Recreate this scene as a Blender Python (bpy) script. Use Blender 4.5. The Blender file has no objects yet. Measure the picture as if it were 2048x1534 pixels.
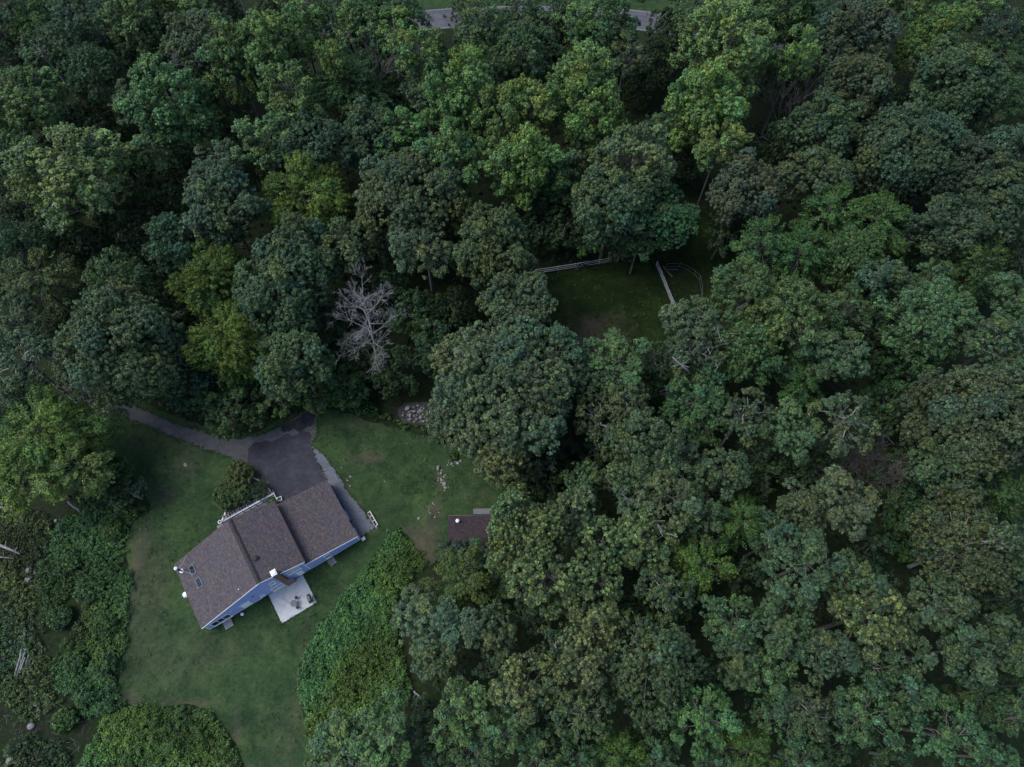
import bpy, bmesh, math, random
import numpy as np
from mathutils import Vector, Matrix
from mathutils.geometry import delaunay_2d_cdt

# ------------------------------------------------------------------ camera, light, exposure
scene = bpy.context.scene
COL = scene.collection
CAM_H, TILT, FPX = 105.0, math.radians(24.5), 1420.0
cam_data = bpy.data.cameras.new('camera')
cam_data.sensor_width = 36.0
cam_data.lens = 36.0 * FPX / 2048.0
cam_data.clip_start, cam_data.clip_end = 1.0, 3000.0
cam = bpy.data.objects.new('camera', cam_data)
cam.location = (0, 0, CAM_H)
cam.rotation_euler = (TILT, 0, 0)
COL.objects.link(cam)
scene.camera = cam

SUN_EL, SUN_ROT = math.radians(56), math.radians(276)      # soft evening light from the left
world = bpy.data.worlds.new('World')
scene.world = world
world.use_nodes = True
wn = world.node_tree
sky = wn.nodes.new('ShaderNodeTexSky')
sky.sky_type = 'NISHITA'
sky.sun_disc = False
sky.sun_elevation = SUN_EL
sky.sun_rotation = SUN_ROT
wn.links.new(sky.outputs[0], wn.nodes['Background'].inputs[0])
wn.nodes['Background'].inputs[1].default_value = 0.13

sun_data = bpy.data.lights.new('sun', 'SUN')
sun_data.energy = 1.45
sun_data.angle = math.radians(38)
sun_data.color = (1.0, 0.985, 0.965)
sun = bpy.data.objects.new('sun', sun_data)
sd = Vector((math.sin(SUN_ROT) * math.cos(SUN_EL), math.cos(SUN_ROT) * math.cos(SUN_EL), math.sin(SUN_EL)))
sun.rotation_euler = sd.to_track_quat('Z', 'Y').to_euler()
COL.objects.link(sun)

scene.view_settings.view_transform = 'Standard'
scene.view_settings.look = 'None'
scene.view_settings.gamma = 1.0
scene.view_settings.use_curve_mapping = False
scene.view_settings.exposure = 0.86
scene.render.engine = 'CYCLES'
cy = scene.cycles
cy.max_bounces, cy.diffuse_bounces, cy.glossy_bounces, cy.transmission_bounces = 4, 3, 2, 2
cy.use_denoising = True
cy.caustics_reflective = cy.caustics_refractive = False

# ------------------------------------------------------------------ survey: picture position -> place on a level z
cT, sT = math.cos(TILT), math.sin(TILT)
def at(px, py, z=0.0):
    u, v = (px - 1024) / FPX, (767 - py) / FPX
    d = (u, v * cT + sT, v * sT - cT)
    t = (z - CAM_H) / d[2]
    return Vector((d[0] * t, d[1] * t, z))
def depth(px, py, z):
    v = (767 - py) / FPX
    return (z - CAM_H) / (v * sT - cT)

rng = np.random.default_rng(7)
random.seed(7)

# ------------------------------------------------------------------ materials
def mat(name):
    m = bpy.data.materials.new(name); m.use_nodes = True
    return m, m.node_tree.nodes, m.node_tree.links
def bsdf(n): return n['Principled BSDF']
def rgb(c): return (c[0], c[1], c[2], 1.0)
def plain(name, col, rough=0.6, spec=0.3, metal=0.0, var=0.18, scale=3.0, bump=0.0):
    m, n, l = mat(name)
    b = bsdf(n)
    tc = n.new('ShaderNodeTexCoord')
    no = n.new('ShaderNodeTexNoise'); no.inputs['Scale'].default_value = scale; no.inputs['Detail'].default_value = 6
    l.new(tc.outputs['Object'], no.inputs['Vector'])
    r = n.new('ShaderNodeValToRGB')
    r.color_ramp.elements[0].position, r.color_ramp.elements[1].position = 0.3, 0.7
    r.color_ramp.elements[0].color = rgb([x * (1 - var) for x in col])
    r.color_ramp.elements[1].color = rgb([x * (1 + var) for x in col])
    l.new(no.outputs['Fac'], r.inputs[0]); l.new(r.outputs[0], b.inputs['Base Color'])
    b.inputs['Roughness'].default_value = rough
    b.inputs['Specular IOR Level'].default_value = spec
    b.inputs['Metallic'].default_value = metal
    if bump:
        bp = n.new('ShaderNodeBump'); bp.inputs['Strength'].default_value = bump; bp.inputs['Distance'].default_value = 0.03
        l.new(no.outputs['Fac'], bp.inputs['Height']); l.new(bp.outputs[0], b.inputs['Normal'])
    return m
def ramp(n, stops):
    r = n.new('ShaderNodeValToRGB'); e = r.color_ramp.elements
    while len(e) < len(stops): e.new(0.5)
    for k, (p, c) in enumerate(stops):
        e[k].position = p; e[k].color = rgb(c)
    return r
def noise(n, l, vec, scale, detail=6, rough=0.6, dist=0.0):
    t = n.new('ShaderNodeTexNoise')
    t.inputs['Scale'].default_value = scale; t.inputs['Detail'].default_value = detail
    t.inputs['Roughness'].default_value = rough; t.inputs['Distortion'].default_value = dist
    l.new(vec, t.inputs['Vector'])
    return t.outputs['Fac']
def mixc(n, l, fac, a, b, mode='MIX'):
    m = n.new('ShaderNodeMix'); m.data_type = 'RGBA'; m.blend_type = mode
    if isinstance(fac, (int, float)): m.inputs[0].default_value = fac
    else: l.new(fac, m.inputs[0])
    for i, x in ((6, a), (7, b)):
        if isinstance(x, (tuple, list)): m.inputs[i].default_value = rgb(x)
        else: l.new(x, m.inputs[i])
    return m.outputs[2]

def leaf_material(name, gloss=0.5, spec=0.35, trans=0.22):
    m, n, l = mat(name)
    b = bsdf(n)
    a = n.new('ShaderNodeAttribute'); a.attribute_name = 'tint'
    oi = n.new('ShaderNodeObjectInfo')
    c = mixc(n, l, 1.0, a.outputs['Color'], oi.outputs['Color'], 'MULTIPLY')
    l.new(c, b.inputs['Base Color'])
    b.inputs['Roughness'].default_value = gloss
    b.inputs['Specular IOR Level'].default_value = spec
    t = n.new('ShaderNodeBsdfTranslucent'); l.new(c, t.inputs['Color'])
    mx = n.new('ShaderNodeMixShader'); mx.inputs[0].default_value = trans
    l.new(b.outputs[0], mx.inputs[1]); l.new(t.outputs[0], mx.inputs[2])
    l.new(mx.outputs[0], n['Material Output'].inputs['Surface'])
    return m
LEAF = leaf_material('leaves', 0.52, 0.2, 0.08)

def bark_material(name, c0, c1):
    m, n, l = mat(name); b = bsdf(n)
    tc = n.new('ShaderNodeTexCoord'); mp = n.new('ShaderNodeMapping'); mp.inputs['Scale'].default_value = (3, 3, 0.7)
    l.new(tc.outputs['Object'], mp.inputs[0])
    f = noise(n, l, mp.outputs[0], 2.5, 8)
    r = ramp(n, [(0.3, c0), (0.7, c1)]); l.new(f, r.inputs[0]); l.new(r.outputs[0], b.inputs['Base Color'])
    b.inputs['Roughness'].default_value = 0.9
    bp = n.new('ShaderNodeBump'); bp.inputs['Strength'].default_value = 0.6; l.new(f, bp.inputs['Height']); l.new(bp.outputs[0], b.inputs['Normal'])
    return m
BARK = bark_material('bark', (0.07, 0.06, 0.05), (0.19, 0.17, 0.15))
PALE_BARK = bark_material('pale_dead_bark', (0.22, 0.20, 0.18), (0.42, 0.39, 0.37))
DEAD_BARK = bark_material('silver_dead_bark', (0.165, 0.155, 0.148), (0.29, 0.275, 0.265))
GREY_BARK = bark_material('grey_dead_bark', (0.13, 0.115, 0.105), (0.27, 0.25, 0.24))
BROWN_BARK = bark_material('brown_dead_bark', (0.055, 0.045, 0.038), (0.12, 0.10, 0.09))

def ground_material(name, kind):
    m, n, l = mat(name); b = bsdf(n)
    tc = n.new('ShaderNodeTexCoord'); v = tc.outputs['Object']
    if kind == 'forest':
        f1 = noise(n, l, v, 0.12, 5); f2 = noise(n, l, v, 1.6, 8, 0.7); f3 = noise(n, l, v, 0.5, 6, 0.7)
        r = ramp(n, [(0.30, (0.009, 0.009, 0.007)), (0.50, (0.020, 0.018, 0.014)), (0.72, (0.046, 0.040, 0.034))]); l.new(f2, r.inputs[0])
        g = ramp(n, [(0.35, (0.009, 0.016, 0.006)), (0.65, (0.022, 0.036, 0.012))]); l.new(f2, g.inputs[0])
        mk = ramp(n, [(0.34, (0, 0, 0)), (0.52, (1, 1, 1))]); l.new(f3, mk.inputs[0])
        c = mixc(n, l, mk.outputs[0], r.outputs[0], g.outputs[0]); hb = f2; bs = 0.8
    elif kind in ('lawn', 'meadow'):
        a = n.new('ShaderNodeAttribute'); a.attribute_name = 'wear'
        f1 = noise(n, l, v, 0.13, 6, 0.7, 0.6); f2 = noise(n, l, v, 0.6, 9, 0.8); f3 = noise(n, l, v, 2.2, 9, 0.85)
        if kind == 'lawn':
            g1, g2, g3 = (0.014, 0.029, 0.011), (0.030, 0.057, 0.021), (0.062, 0.094, 0.036)
            d1, d2 = (0.040, 0.048, 0.024), (0.092, 0.082, 0.056)
        else:
            g1, g2, g3 = (0.005, 0.012, 0.004), (0.010, 0.021, 0.005), (0.022, 0.044, 0.009)
            d1, d2 = (0.034, 0.030, 0.021), (0.060, 0.050, 0.040)
        r = ramp(n, [(0.39, g1), (0.50, g2), (0.61, g3)]); 
        mx = n.new('ShaderNodeMath'); mx.operation = 'MULTIPLY_ADD'; mx.inputs[1].default_value = 0.45
        l.new(f3, mx.inputs[0])
        m2 = n.new('ShaderNodeMath'); m2.operation = 'MULTIPLY'; m2.inputs[1].default_value = 0.55; fa = n.new('ShaderNodeMath'); fa.operation = 'MULTIPLY_ADD'; fa.inputs[1].default_value = 0.5; l.new(f1, fa.inputs[0]); fb = n.new('ShaderNodeMath'); fb.operation = 'MULTIPLY'; fb.inputs[1].default_value = 0.5; l.new(f2, fb.inputs[0]); l.new(fb.outputs[0], fa.inputs[2]); l.new(fa.outputs[0], m2.inputs[0]); l.new(m2.outputs[0], mx.inputs[2])
        l.new(mx.outputs[0], r.inputs[0])
        d = ramp(n, [(0.3, d1), (0.7, d2)]); l.new(f3, d.inputs[0])
        # wear is a painted-on-the-ground map of bare and dry places, frayed by the noise
        ad = n.new('ShaderNodeMath'); ad.operation = 'ADD'; l.new(a.outputs['Fac'], ad.inputs[0])
        s1 = n.new('ShaderNodeMath'); s1.operation = 'MULTIPLY_ADD'; s1.inputs[1].default_value = 1.3; s1.inputs[2].default_value = -0.68; l.new(f2, s1.inputs[0]); l.new(s1.outputs[0], ad.inputs[1])
        s2 = n.new('ShaderNodeMath'); s2.operation = 'MULTIPLY_ADD'; s2.inputs[1].default_value = 0.7; s2.inputs[2].default_value = -0.35; l.new(f3, s2.inputs[0])
        ad2 = n.new('ShaderNodeMath'); ad2.operation = 'ADD'; ad2.use_clamp = True; l.new(ad.outputs[0], ad2.inputs[0]); l.new(s2.outputs[0], ad2.inputs[1])
        cl = ramp(n, [(0.02, (0, 0, 0)), (0.75, (1, 1, 1))]); l.new(ad2.outputs[0], cl.inputs[0])
        fm = noise(n, l, v, 0.22, 7, 0.75, 0.8); km = ramp(n, [(0.36, (0.66, 0.72, 0.74)), (0.5, (1, 1, 1)), (0.64, (1.34, 1.28, 1.15))]); l.new(fm, km.inputs[0])
        c = mixc(n, l, 1.0, mixc(n, l, cl.outputs[0], r.outputs[0], d.outputs[0]), km.outputs[0], 'MULTIPLY'); hb = f3; bs = 0.8
    elif kind in ('asphalt_old', 'asphalt_new', 'asphalt_patch', 'road'):
        f1 = noise(n, l, v, 0.35, 6, 0.65, 0.5); f2 = noise(n, l, v, 14, 4, 0.8); f3 = noise(n, l, v, 1.2, 8, 0.7)
        cols = {'asphalt_old': [(0.058, 0.056, 0.057), (0.084, 0.081, 0.082), (0.115, 0.108, 0.105)],
                'asphalt_new': [(0.017, 0.018, 0.027), (0.027, 0.028, 0.039), (0.047, 0.048, 0.060)],
                'asphalt_patch': [(0.014, 0.014, 0.019), (0.023, 0.023, 0.029), (0.050, 0.048, 0.050)],
                'road': [(0.075, 0.075, 0.082), (0.10, 0.10, 0.107), (0.125, 0.125, 0.13)]}[kind]
        r = ramp(n, [(0.38, cols[0]), (0.5, cols[1]), (0.62, cols[2])])
        mx = n.new('ShaderNodeMath'); mx.operation = 'ADD'; 
        h1 = n.new('ShaderNodeMath'); h1.operation = 'MULTIPLY'; h1.inputs[1].default_value = 0.5; l.new(f1, h1.inputs[0])
        h3 = n.new('ShaderNodeMath'); h3.operation = 'MULTIPLY'; h3.inputs[1].default_value = 0.5; l.new(f3, h3.inputs[0])
        l.new(h1.outputs[0], mx.inputs[0]); l.new(h3.outputs[0], mx.inputs[1]); l.new(mx.outputs[0], r.inputs[0])
        sp = ramp(n, [(0.35, (0.75, 0.75, 0.75)), (0.65, (1.2, 1.2, 1.2))]); l.new(f2, sp.inputs[0])
        c = mixc(n, l, 1.0, r.outputs[0], sp.outputs[0], 'MULTIPLY')
        if kind in ('asphalt_old', 'road'):     # thin wandering cracks
            vo = n.new('ShaderNodeTexVoronoi'); vo.feature = 'DISTANCE_TO_EDGE'; vo.inputs['Scale'].default_value = 0.22
            wv = n.new('ShaderNodeMix'); wv.data_type = 'VECTOR'; wv.inputs[0].default_value = 0.35
            nv = n.new('ShaderNodeTexNoise'); nv.inputs['Scale'].default_value = 0.6; nv.inputs['Detail'].default_value = 5; l.new(v, nv.inputs['Vector'])
            l.new(v, wv.inputs[4]); l.new(nv.outputs['Color'], wv.inputs[5]); l.new(wv.outputs[1], vo.inputs['Vector'])
            ck = ramp(n, [(0.0, (0.45, 0.45, 0.45)), (0.012, (1, 1, 1))]); l.new(vo.outputs['Distance'], ck.inputs[0])
            c = mixc(n, l, 0.8, c, mixc(n, l, 1.0, c, ck.outputs[0], 'MULTIPLY'))
        hb = f2; bs = 0.4
    elif kind == 'gravel':
        vo = n.new('ShaderNodeTexVoronoi'); vo.inputs['Scale'].default_value = 16; l.new(v, vo.inputs['Vector'])
        f1 = noise(n, l, v, 0.6, 6)
        sp = n.new('ShaderNodeSeparateColor'); l.new(vo.outputs['Color'], sp.inputs[0])
        r = ramp(n, [(0.1, (0.095, 0.102, 0.125)), (0.5, (0.125, 0.132, 0.158)), (0.9, (0.175, 0.18, 0.20))]); l.new(sp.outputs[0], r.inputs[0])
        k = ramp(n, [(0.3, (0.8, 0.8, 0.8)), (0.7, (1.15, 1.13, 1.1))]); l.new(f1, k.inputs[0])
        c = mixc(n, l, 1.0, r.outputs[0], k.outputs[0], 'MULTIPLY'); hb = vo.outputs['Distance']; bs = 0.6
    elif kind == 'concrete':
        f1 = noise(n, l, v, 0.9, 8, 0.7, 0.6); f2 = noise(n, l, v, 9, 6, 0.7)
        r = ramp(n, [(0.30, (0.40, 0.395, 0.39)), (0.5, (0.49, 0.485, 0.48)), (0.72, (0.56, 0.555, 0.55))]); l.new(f1, r.inputs[0])
        k = ramp(n, [(0.3, (0.86, 0.86, 0.86)), (0.7, (1.08, 1.08, 1.08))]); l.new(f2, k.inputs[0])
        c = mixc(n, l, 1.0, r.outputs[0], k.outputs[0], 'MULTIPLY'); hb = f2; bs = 0.3
    l.new(c, b.inputs['Base Color'])
    b.inputs['Roughness'].default_value = 0.95 if kind != 'asphalt_new' else 0.7
    b.inputs['Specular IOR Level'].default_value = 0.12 if 'asphalt' not in kind else 0.25
    bp = n.new('ShaderNodeBump'); bp.inputs['Strength'].default_value = bs; bp.inputs['Distance'].default_value = 0.05
    l.new(hb, bp.inputs['Height']); l.new(bp.outputs[0], b.inputs['Normal'])
    return m

def attr_material(name, rough=0.85, spec=0.2, scale=6.0):
    m, n, l = mat(name); b = bsdf(n)
    a = n.new('ShaderNodeAttribute'); a.attribute_name = 'tint'
    tc = n.new('ShaderNodeTexCoord'); f = noise(n, l, tc.outputs['Object'], scale, 6, 0.7)
    k = ramp(n, [(0.25, (0.72, 0.72, 0.72)), (0.75, (1.28, 1.26, 1.24))]); l.new(f, k.inputs[0])
    l.new(mixc(n, l, 1.0, a.outputs['Color'], k.outputs[0], 'MULTIPLY'), b.inputs['Base Color'])
    b.inputs['Roughness'].default_value = rough; b.inputs['Specular IOR Level'].default_value = spec
    return m
SHINGLE = attr_material('asphalt_shingles', 0.9, 0.15)
BRICK = attr_material('chimney_brick', 0.85, 0.2)
STONE = plain('fieldstone', (0.24, 0.228, 0.222), 0.9, 0.2, var=0.35, scale=2.2, bump=0.6)
ROOF_BASE = plain('roof_felt', (0.05, 0.042, 0.04), 0.9, 0.1)
SIDING = plain('blue_siding', (0.29, 0.35, 0.62), 0.55, 0.3, var=0.07, scale=1.2)
WHITE = plain('white_paint', (0.84, 0.84, 0.83), 0.5, 0.35, var=0.06, scale=2)
CREAM = plain('weathered_white_boards', (0.55, 0.53, 0.49), 0.7, 0.2, var=0.15, scale=4)
RAILP = plain('railing_paint', (0.48, 0.49, 0.50), 0.6, 0.3, var=0.1)
DECK = plain('grey_deck', (0.17, 0.17, 0.18), 0.85, 0.15, var=0.2, scale=4)
GREYWOOD = plain('weathered_wood', (0.27, 0.26, 0.25), 0.85, 0.15, var=0.3, scale=5, bump=0.3)
BROWNWOOD = plain('brown_wood', (0.13, 0.075, 0.05), 0.85, 0.15, var=0.3, scale=5)
PALEMETAL = plain('pale_rail', (0.42, 0.42, 0.43), 0.6, 0.3, var=0.12, scale=3)
DARKMETAL = plain('dark_metal', (0.022, 0.022, 0.026), 0.6, 0.25, 0.0, var=0.2)
STEEL = plain('galvanised_steel', (0.35, 0.36, 0.38), 0.45, 0.5, 0.5, var=0.15)
MORTAR = plain('mortar', (0.22, 0.20, 0.18), 0.95, 0.1)
BLUEPLASTIC = plain('blue_plastic', (0.07, 0.08, 0.13), 0.5, 0.3)
LOGWOOD = bark_material('weathered_log', (0.14, 0.125, 0.115), (0.33, 0.31, 0.29))
MULCH = plain('mulch', (0.085, 0.066, 0.055), 0.95, 0.1, var=0.45, scale=5, bump=0.7)
def glass():
    m, n, l = mat('window_glass'); b = bsdf(n)
    tc = n.new('ShaderNodeTexCoord'); f = noise(n, l, tc.outputs['Object'], 0.8, 3)
    r = ramp(n, [(0.35, (0.006, 0.010, 0.008)), (0.65, (0.025, 0.03, 0.022))]); l.new(f, r.inputs[0]); l.new(r.outputs[0], b.inputs['Base Color'])
    b.inputs['Roughness'].default_value = 0.08; b.inputs['Specular IOR Level'].default_value = 0.3
    return m
GLASS = glass()

# ------------------------------------------------------------------ mesh helpers
class MB:
    """collects polygons and links them as ONE mesh object"""
    def __init__(s): s.v, s.f, s.c = [], [], []
    def add(s, vs, fs, col=None):
        o = len(s.v); s.v += [tuple(v) for v in vs]; s.f += [tuple(i + o for i in f) for f in fs]
        s.c += [col or (1, 1, 1)] * len(vs)
        return s
    def box(s, x0, x1, y0, y1, z0, z1, col=None, M=None):
        vs = [Vector((x, y, z)) for z in (z0, z1) for y in (y0, y1) for x in (x0, x1)]
        if M is not None: vs = [M @ v for v in vs]
        return s.add(vs, [(0, 2, 3, 1), (4, 5, 7, 6), (0, 1, 5, 4), (2, 6, 7, 3), (0, 4, 6, 2), (1, 3, 7, 5)], col)
    def bevelbox(s, x0, x1, y0, y1, z0, z1, r, col=None):
        n0 = [(x0, y0), (x1, y0), (x1, y1), (x0, y1)]
        i = [(x0 + r, y0 + r), (x1 - r, y0 + r), (x1 - r, y1 - r), (x0 + r, y1 - r)]
        vs = [(x, y, z0) for x, y in n0] + [(x, y, z1 - r) for x, y in n0] + [(x, y, z1) for x, y in i]
        fs = [(3, 2, 1, 0), (8, 9, 10, 11)]
        for k in range(4):
            q = (k + 1) % 4
            fs += [(k, q, q + 4, k + 4), (k + 4, q + 4, q + 8, k + 8)]
        return s.add(vs, fs, col)
    def prism(s, poly, y0, y1, col=None):                     # outline in x,z pushed along y
        n = len(poly)
        vs = [(x, y0, z) for x, z in poly] + [(x, y1, z) for x, z in poly]
        fs = [tuple(range(n)), tuple(range(2 * n - 1, n - 1, -1))]
        fs += [(i, i + n, (i + 1) % n + n, (i + 1) % n) for i in range(n)]
        return s.add(vs, fs, col)
    def slab(s, poly, z0, z1, col=None):                      # outline in x,y pushed along z
        n = len(poly)
        vs = [(x, y, z0) for x, y in poly] + [(x, y, z1) for x, y in poly]
        fs = [tuple(range(n - 1, -1, -1)), tuple(range(n, 2 * n))]
        fs += [(i, (i + 1) % n, (i + 1) % n + n, i + n) for i in range(n)]
        return s.add(vs, fs, col)
    def tube(s, pts, rad, sides=6, col=None, caps=True):
        pts = [Vector(p) for p in pts]; vs, fs = [], []
        ref = Vector((0.31, 0.17, 0.93))
        for i, p in enumerate(pts):
            t = (pts[min(i + 1, len(pts) - 1)] - pts[max(i - 1, 0)]).normalized()
            a = t.cross(ref)
            if a.length < 1e-3: a = t.cross(Vector((1, 0, 0)))
            a.normalize(); b = t.cross(a)
            r = rad[i] if isinstance(rad, (list, tuple)) else rad
            for k in range(sides):
                w = 2 * math.pi * k / sides
                vs.append(p + a * (r * math.cos(w)) + b * (r * math.sin(w)))
        for i in range(len(pts) - 1):
            for k in range(sides):
                q = (k + 1) % sides
                fs.append((i * sides + k, i * sides + q, (i + 1) * sides + q, (i + 1) * sides + k))
        if caps:
            fs.append(tuple(range(sides - 1, -1, -1))); n = (len(pts) - 1) * sides
            fs.append(tuple(range(n, n + sides)))
        return s.add(vs, fs, col)
    def cyl(s, x, y, z0, z1, r, sides=16, r1=None, col=None):
        return s.tube([(x, y, z0), (x, y, z1)], [r, r if r1 is None else r1], sides, col)
    def lathe(s, prof, sides=16, cx=0, cyy=0, col=None):
        vs, fs = [], []
        for r, z in prof:
            for k in range(sides):
                w = 2 * math.pi * k / sides
                vs.append((cx + r * math.cos(w), cyy + r * math.sin(w), z))
        for i in range(len(prof) - 1):
            for k in range(sides):
                q = (k + 1) % sides
                fs.append((i * sides + k, i * sides + q, (i + 1) * sides + q, (i + 1) * sides + k))
        fs.append(tuple(range(sides - 1, -1, -1))); n = (len(prof) - 1) * sides
        fs.append(tuple(range(n, n + sides)))
        return s.add(vs, fs, col)
    def mesh(s, name, m, tint=False, smooth=False):
        me = bpy.data.meshes.new(name); me.from_pydata(s.v, [], s.f)
        if tint:
            a = me.attributes.new('tint', 'FLOAT_COLOR', 'POINT')
            a.data.foreach_set('color', np.array([(*c, 1) for c in s.c], dtype=np.float32).ravel())
        if smooth: me.polygons.foreach_set('use_smooth', [True] * len(me.polygons))
        me.materials.append(m); me.update()
        return me
    def build(s, name, m, parent=None, tint=False, smooth=False, kind=None):
        return link(name, s.mesh(name, m, tint, smooth), parent, kind)
def link(name, data, parent=None, kind=None):
    o = bpy.data.objects.new(name, data); COL.objects.link(o)
    if parent is not None: o.parent = parent
    if kind: o['kind'] = kind
    return o
def tag(o, label, cat, group=None):
    o['label'] = label; o['category'] = cat
    if group: o['group'] = group
    return o
def thing(name, label, cat, loc=(0, 0, 0), rz=0.0, group=None):
    o = link(name, None); o.location = loc; o.rotation_euler = (0, 0, rz); o.empty_display_size = 0.5
    return tag(o, label, cat, group)
def copy_thing(o, loc, rz, label, scale=(1, 1, 1), color=None):
    c = o.copy(); COL.objects.link(c); c.location = loc; c.rotation_euler = (0, 0, rz); c.scale = scale; c['label'] = label
    for ch in o.children:
        d = ch.copy(); COL.objects.link(d); d.parent = c
        if color is not None and d.name.startswith('crown'): d.color = (*color, 1)
        for g in ch.children:
            e = g.copy(); COL.objects.link(e); e.parent = d
    return c

def smooth_outline(pts, step=0.5, closed=True, jit=0.0):
    P = [Vector((p[0], p[1])) for p in pts]; out = []; n = len(P)
    for i in range(n if closed else n - 1):
        p0, p1, p2, p3 = (P[(i - 1) % n], P[i], P[(i + 1) % n], P[(i + 2) % n]) if closed else (P[max(i - 1, 0)], P[i], P[i + 1], P[min(i + 2, n - 1)])
        k = max(1, int((p2 - p1).length / step))
        for j in range(k):
            t = j / k
            q = 0.5 * ((2 * p1) + (p2 - p0) * t + (2 * p0 - 5 * p1 + 4 * p2 - p3) * t * t + (3 * p1 - p0 - 3 * p2 + p3) * t ** 3)
            out.append(q + Vector((random.gauss(0, jit), random.gauss(0, jit))))
    if not closed: out.append(P[-1])
    return out
def pxpoly(pts, z=0.0): return [at(x, y, z).xy for x, y in pts]
def inside(poly, X, Y):
    r = np.zeros(X.shape, bool); n = len(poly); j = n - 1
    for i in range(n):
        xi, yi = poly[i]; xj, yj = poly[j]
        with np.errstate(divide='ignore', invalid='ignore'):
            c = ((yi > Y) != (yj > Y)) & (X < (xj - xi) * (Y - yi) / (yj - yi) + xi)
        r ^= c; j = i
    return r
def sheet(name, outline, z, m, grid=1.0, patches=None, kind='structure'):
    """flat ground sheet with its own outline; 'wear' holds where the ground is bare or dry"""
    o2 = [Vector(p) for p in outline]
    xs = [p.x for p in o2]; ys = [p.y for p in o2]
    X, Y = np.meshgrid(np.arange(min(xs), max(xs), grid), np.arange(min(ys), max(ys), grid))
    ins = inside([(p.x, p.y) for p in o2], X, Y)
    vin = o2 + [Vector((float(x), float(y))) for x, y in zip(X[ins], Y[ins])]
    n = len(o2)
    vs, es, fs, *_ = delaunay_2d_cdt(vin, [(i, (i + 1) % n) for i in range(n)], [], 1, 1e-4)
    me = bpy.data.meshes.new(name); me.from_pydata([(v.x, v.y, z) for v in vs], [], [f for f in fs])
    w = np.zeros(len(vs), np.float32)
    if patches:
        VX = np.array([v.x for v in vs]); VY = np.array([v.y for v in vs])
        for px, py, rx, ry, amt in patches:
            c = at(px, py); s = depth(px, py, 0) / FPX
            w += 1.2 * amt * np.exp(-(((VX - c.x) / (rx * s)) ** 2 + ((VY - c.y) / (ry * s)) ** 2))
    me.attributes.new('wear', 'FLOAT', 'POINT').data.foreach_set('value', w)
    me.materials.append(m); me.update()
    if me.polygons and me.polygons[0].normal.z < 0: me.flip_normals()
    return link(name, me, None, kind)

# ------------------------------------------------------------------ ground sheets
g = MB(); N = 60; S = 1500.0
ticks = [-S + 2 * S * i / N for i in range(N + 1)]
vs = [(x, y, 0.0) for y in ticks for x in ticks]
g.add(vs, [(j * (N + 1) + i, j * (N + 1) + i + 1, (j + 1) * (N + 1) + i + 1, (j + 1) * (N + 1) + i) for j in range(N) for i in range(N)])
g.build('ground', ground_material('forest_floor', 'forest'), kind='structure')

LAWN_PX = [(190, 812), (215, 900), (262, 955), (300, 1015), (262, 1052), (252, 1110), (262, 1180), (247, 1290), (236, 1385), (262, 1410),
           (320, 1414), (380, 1408), (430, 1430), (466, 1478), (492, 1545), (500, 1600), (645, 1600), (640, 1545), (622, 1480), (604, 1400), (600, 1330), (640, 1250),
           (700, 1178), (750, 1108), (788, 1062), (808, 1062), (845, 1128), (872, 1120), (905, 1075), (985, 1060), (1012, 1000), (992, 950), (945, 905),
           (880, 880), (800, 858), (720, 836), (655, 818), (560, 838), (500, 868), (400, 850), (300, 812), (230, 790)]
LAWN = smooth_outline(pxpoly(LAWN_PX), 0.7, True, 0.12)
lawn_patches = [(735, 917, 34, 14, 0.75), (700, 850, 60, 12, 0.28), (800, 850, 60, 12, 0.22), (880, 960, 14, 26, 0.5), (868, 1025, 16, 22, 0.75), (852, 1085, 20, 34, 1.0), (845, 1125, 22, 22, 0.9),
    (905, 925, 22, 8, 0.3), (330, 990, 18, 14, 0.75), (375, 935, 40, 40, 0.28), (320, 880, 80, 40, 0.22), (300, 1200, 40, 130, 0.34), (280, 1100, 30, 60, 0.3),
    (350, 1330, 90, 60, 0.22), (540, 1290, 80, 30, 0.12), (440, 1300, 60, 40, 0.16), (560, 1480, 50, 80, 0.2), (690, 990, 8, 40, 0.4), (715, 1020, 10, 30, 0.6), (742, 1055, 12, 14, 0.6),
    (800, 1065, 24, 16, 0.55), (253, 1230, 8, 140, 0.8), (250, 1400, 20, 12, 0.8), (395, 1409, 70, 6, 0.7), (470, 1480, 8, 50, 0.7), (603, 1350, 8, 90, 0.55), (700, 1175, 60, 8, 0.3), (950, 990, 40, 50, 0.12),
    (820, 1090, 10, 40, 0.6), (800, 980, 60, 60, -0.15), (560, 1330, 60, 40, -0.12), (660, 1150, 30, 20, -0.1), (350, 1060, 30, 30, -0.1)]
sheet('lawn', LAWN, 0.004, ground_material('lawn_grass', 'lawn'), 0.8, lawn_patches)

MEADOW_PX = [(1075, 552), (1150, 545), (1215, 528), (1310, 530), (1360, 490), (1400, 440), (1440, 430), (1470, 500), (1460, 590), (1400, 640),
             (1350, 700), (1320, 780), (1250, 800), (1160, 760), (1120, 700), (1100, 640)]
MEADOW = smooth_outline(pxpoly(MEADOW_PX), 1.0, True, 0.3)
sheet('meadow', MEADOW, 0.004, ground_material('meadow_grass', 'meadow'), 1.0,
      [(1200, 640, 60, 26, 0.35), (1160, 690, 50, 40, 0.45), (1220, 680, 50, 30, 0.35), (1150, 580, 50, 30, -0.35), (1170, 620, 40, 14, -0.3), (1390, 560, 60, 60, 0.1)])

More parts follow.
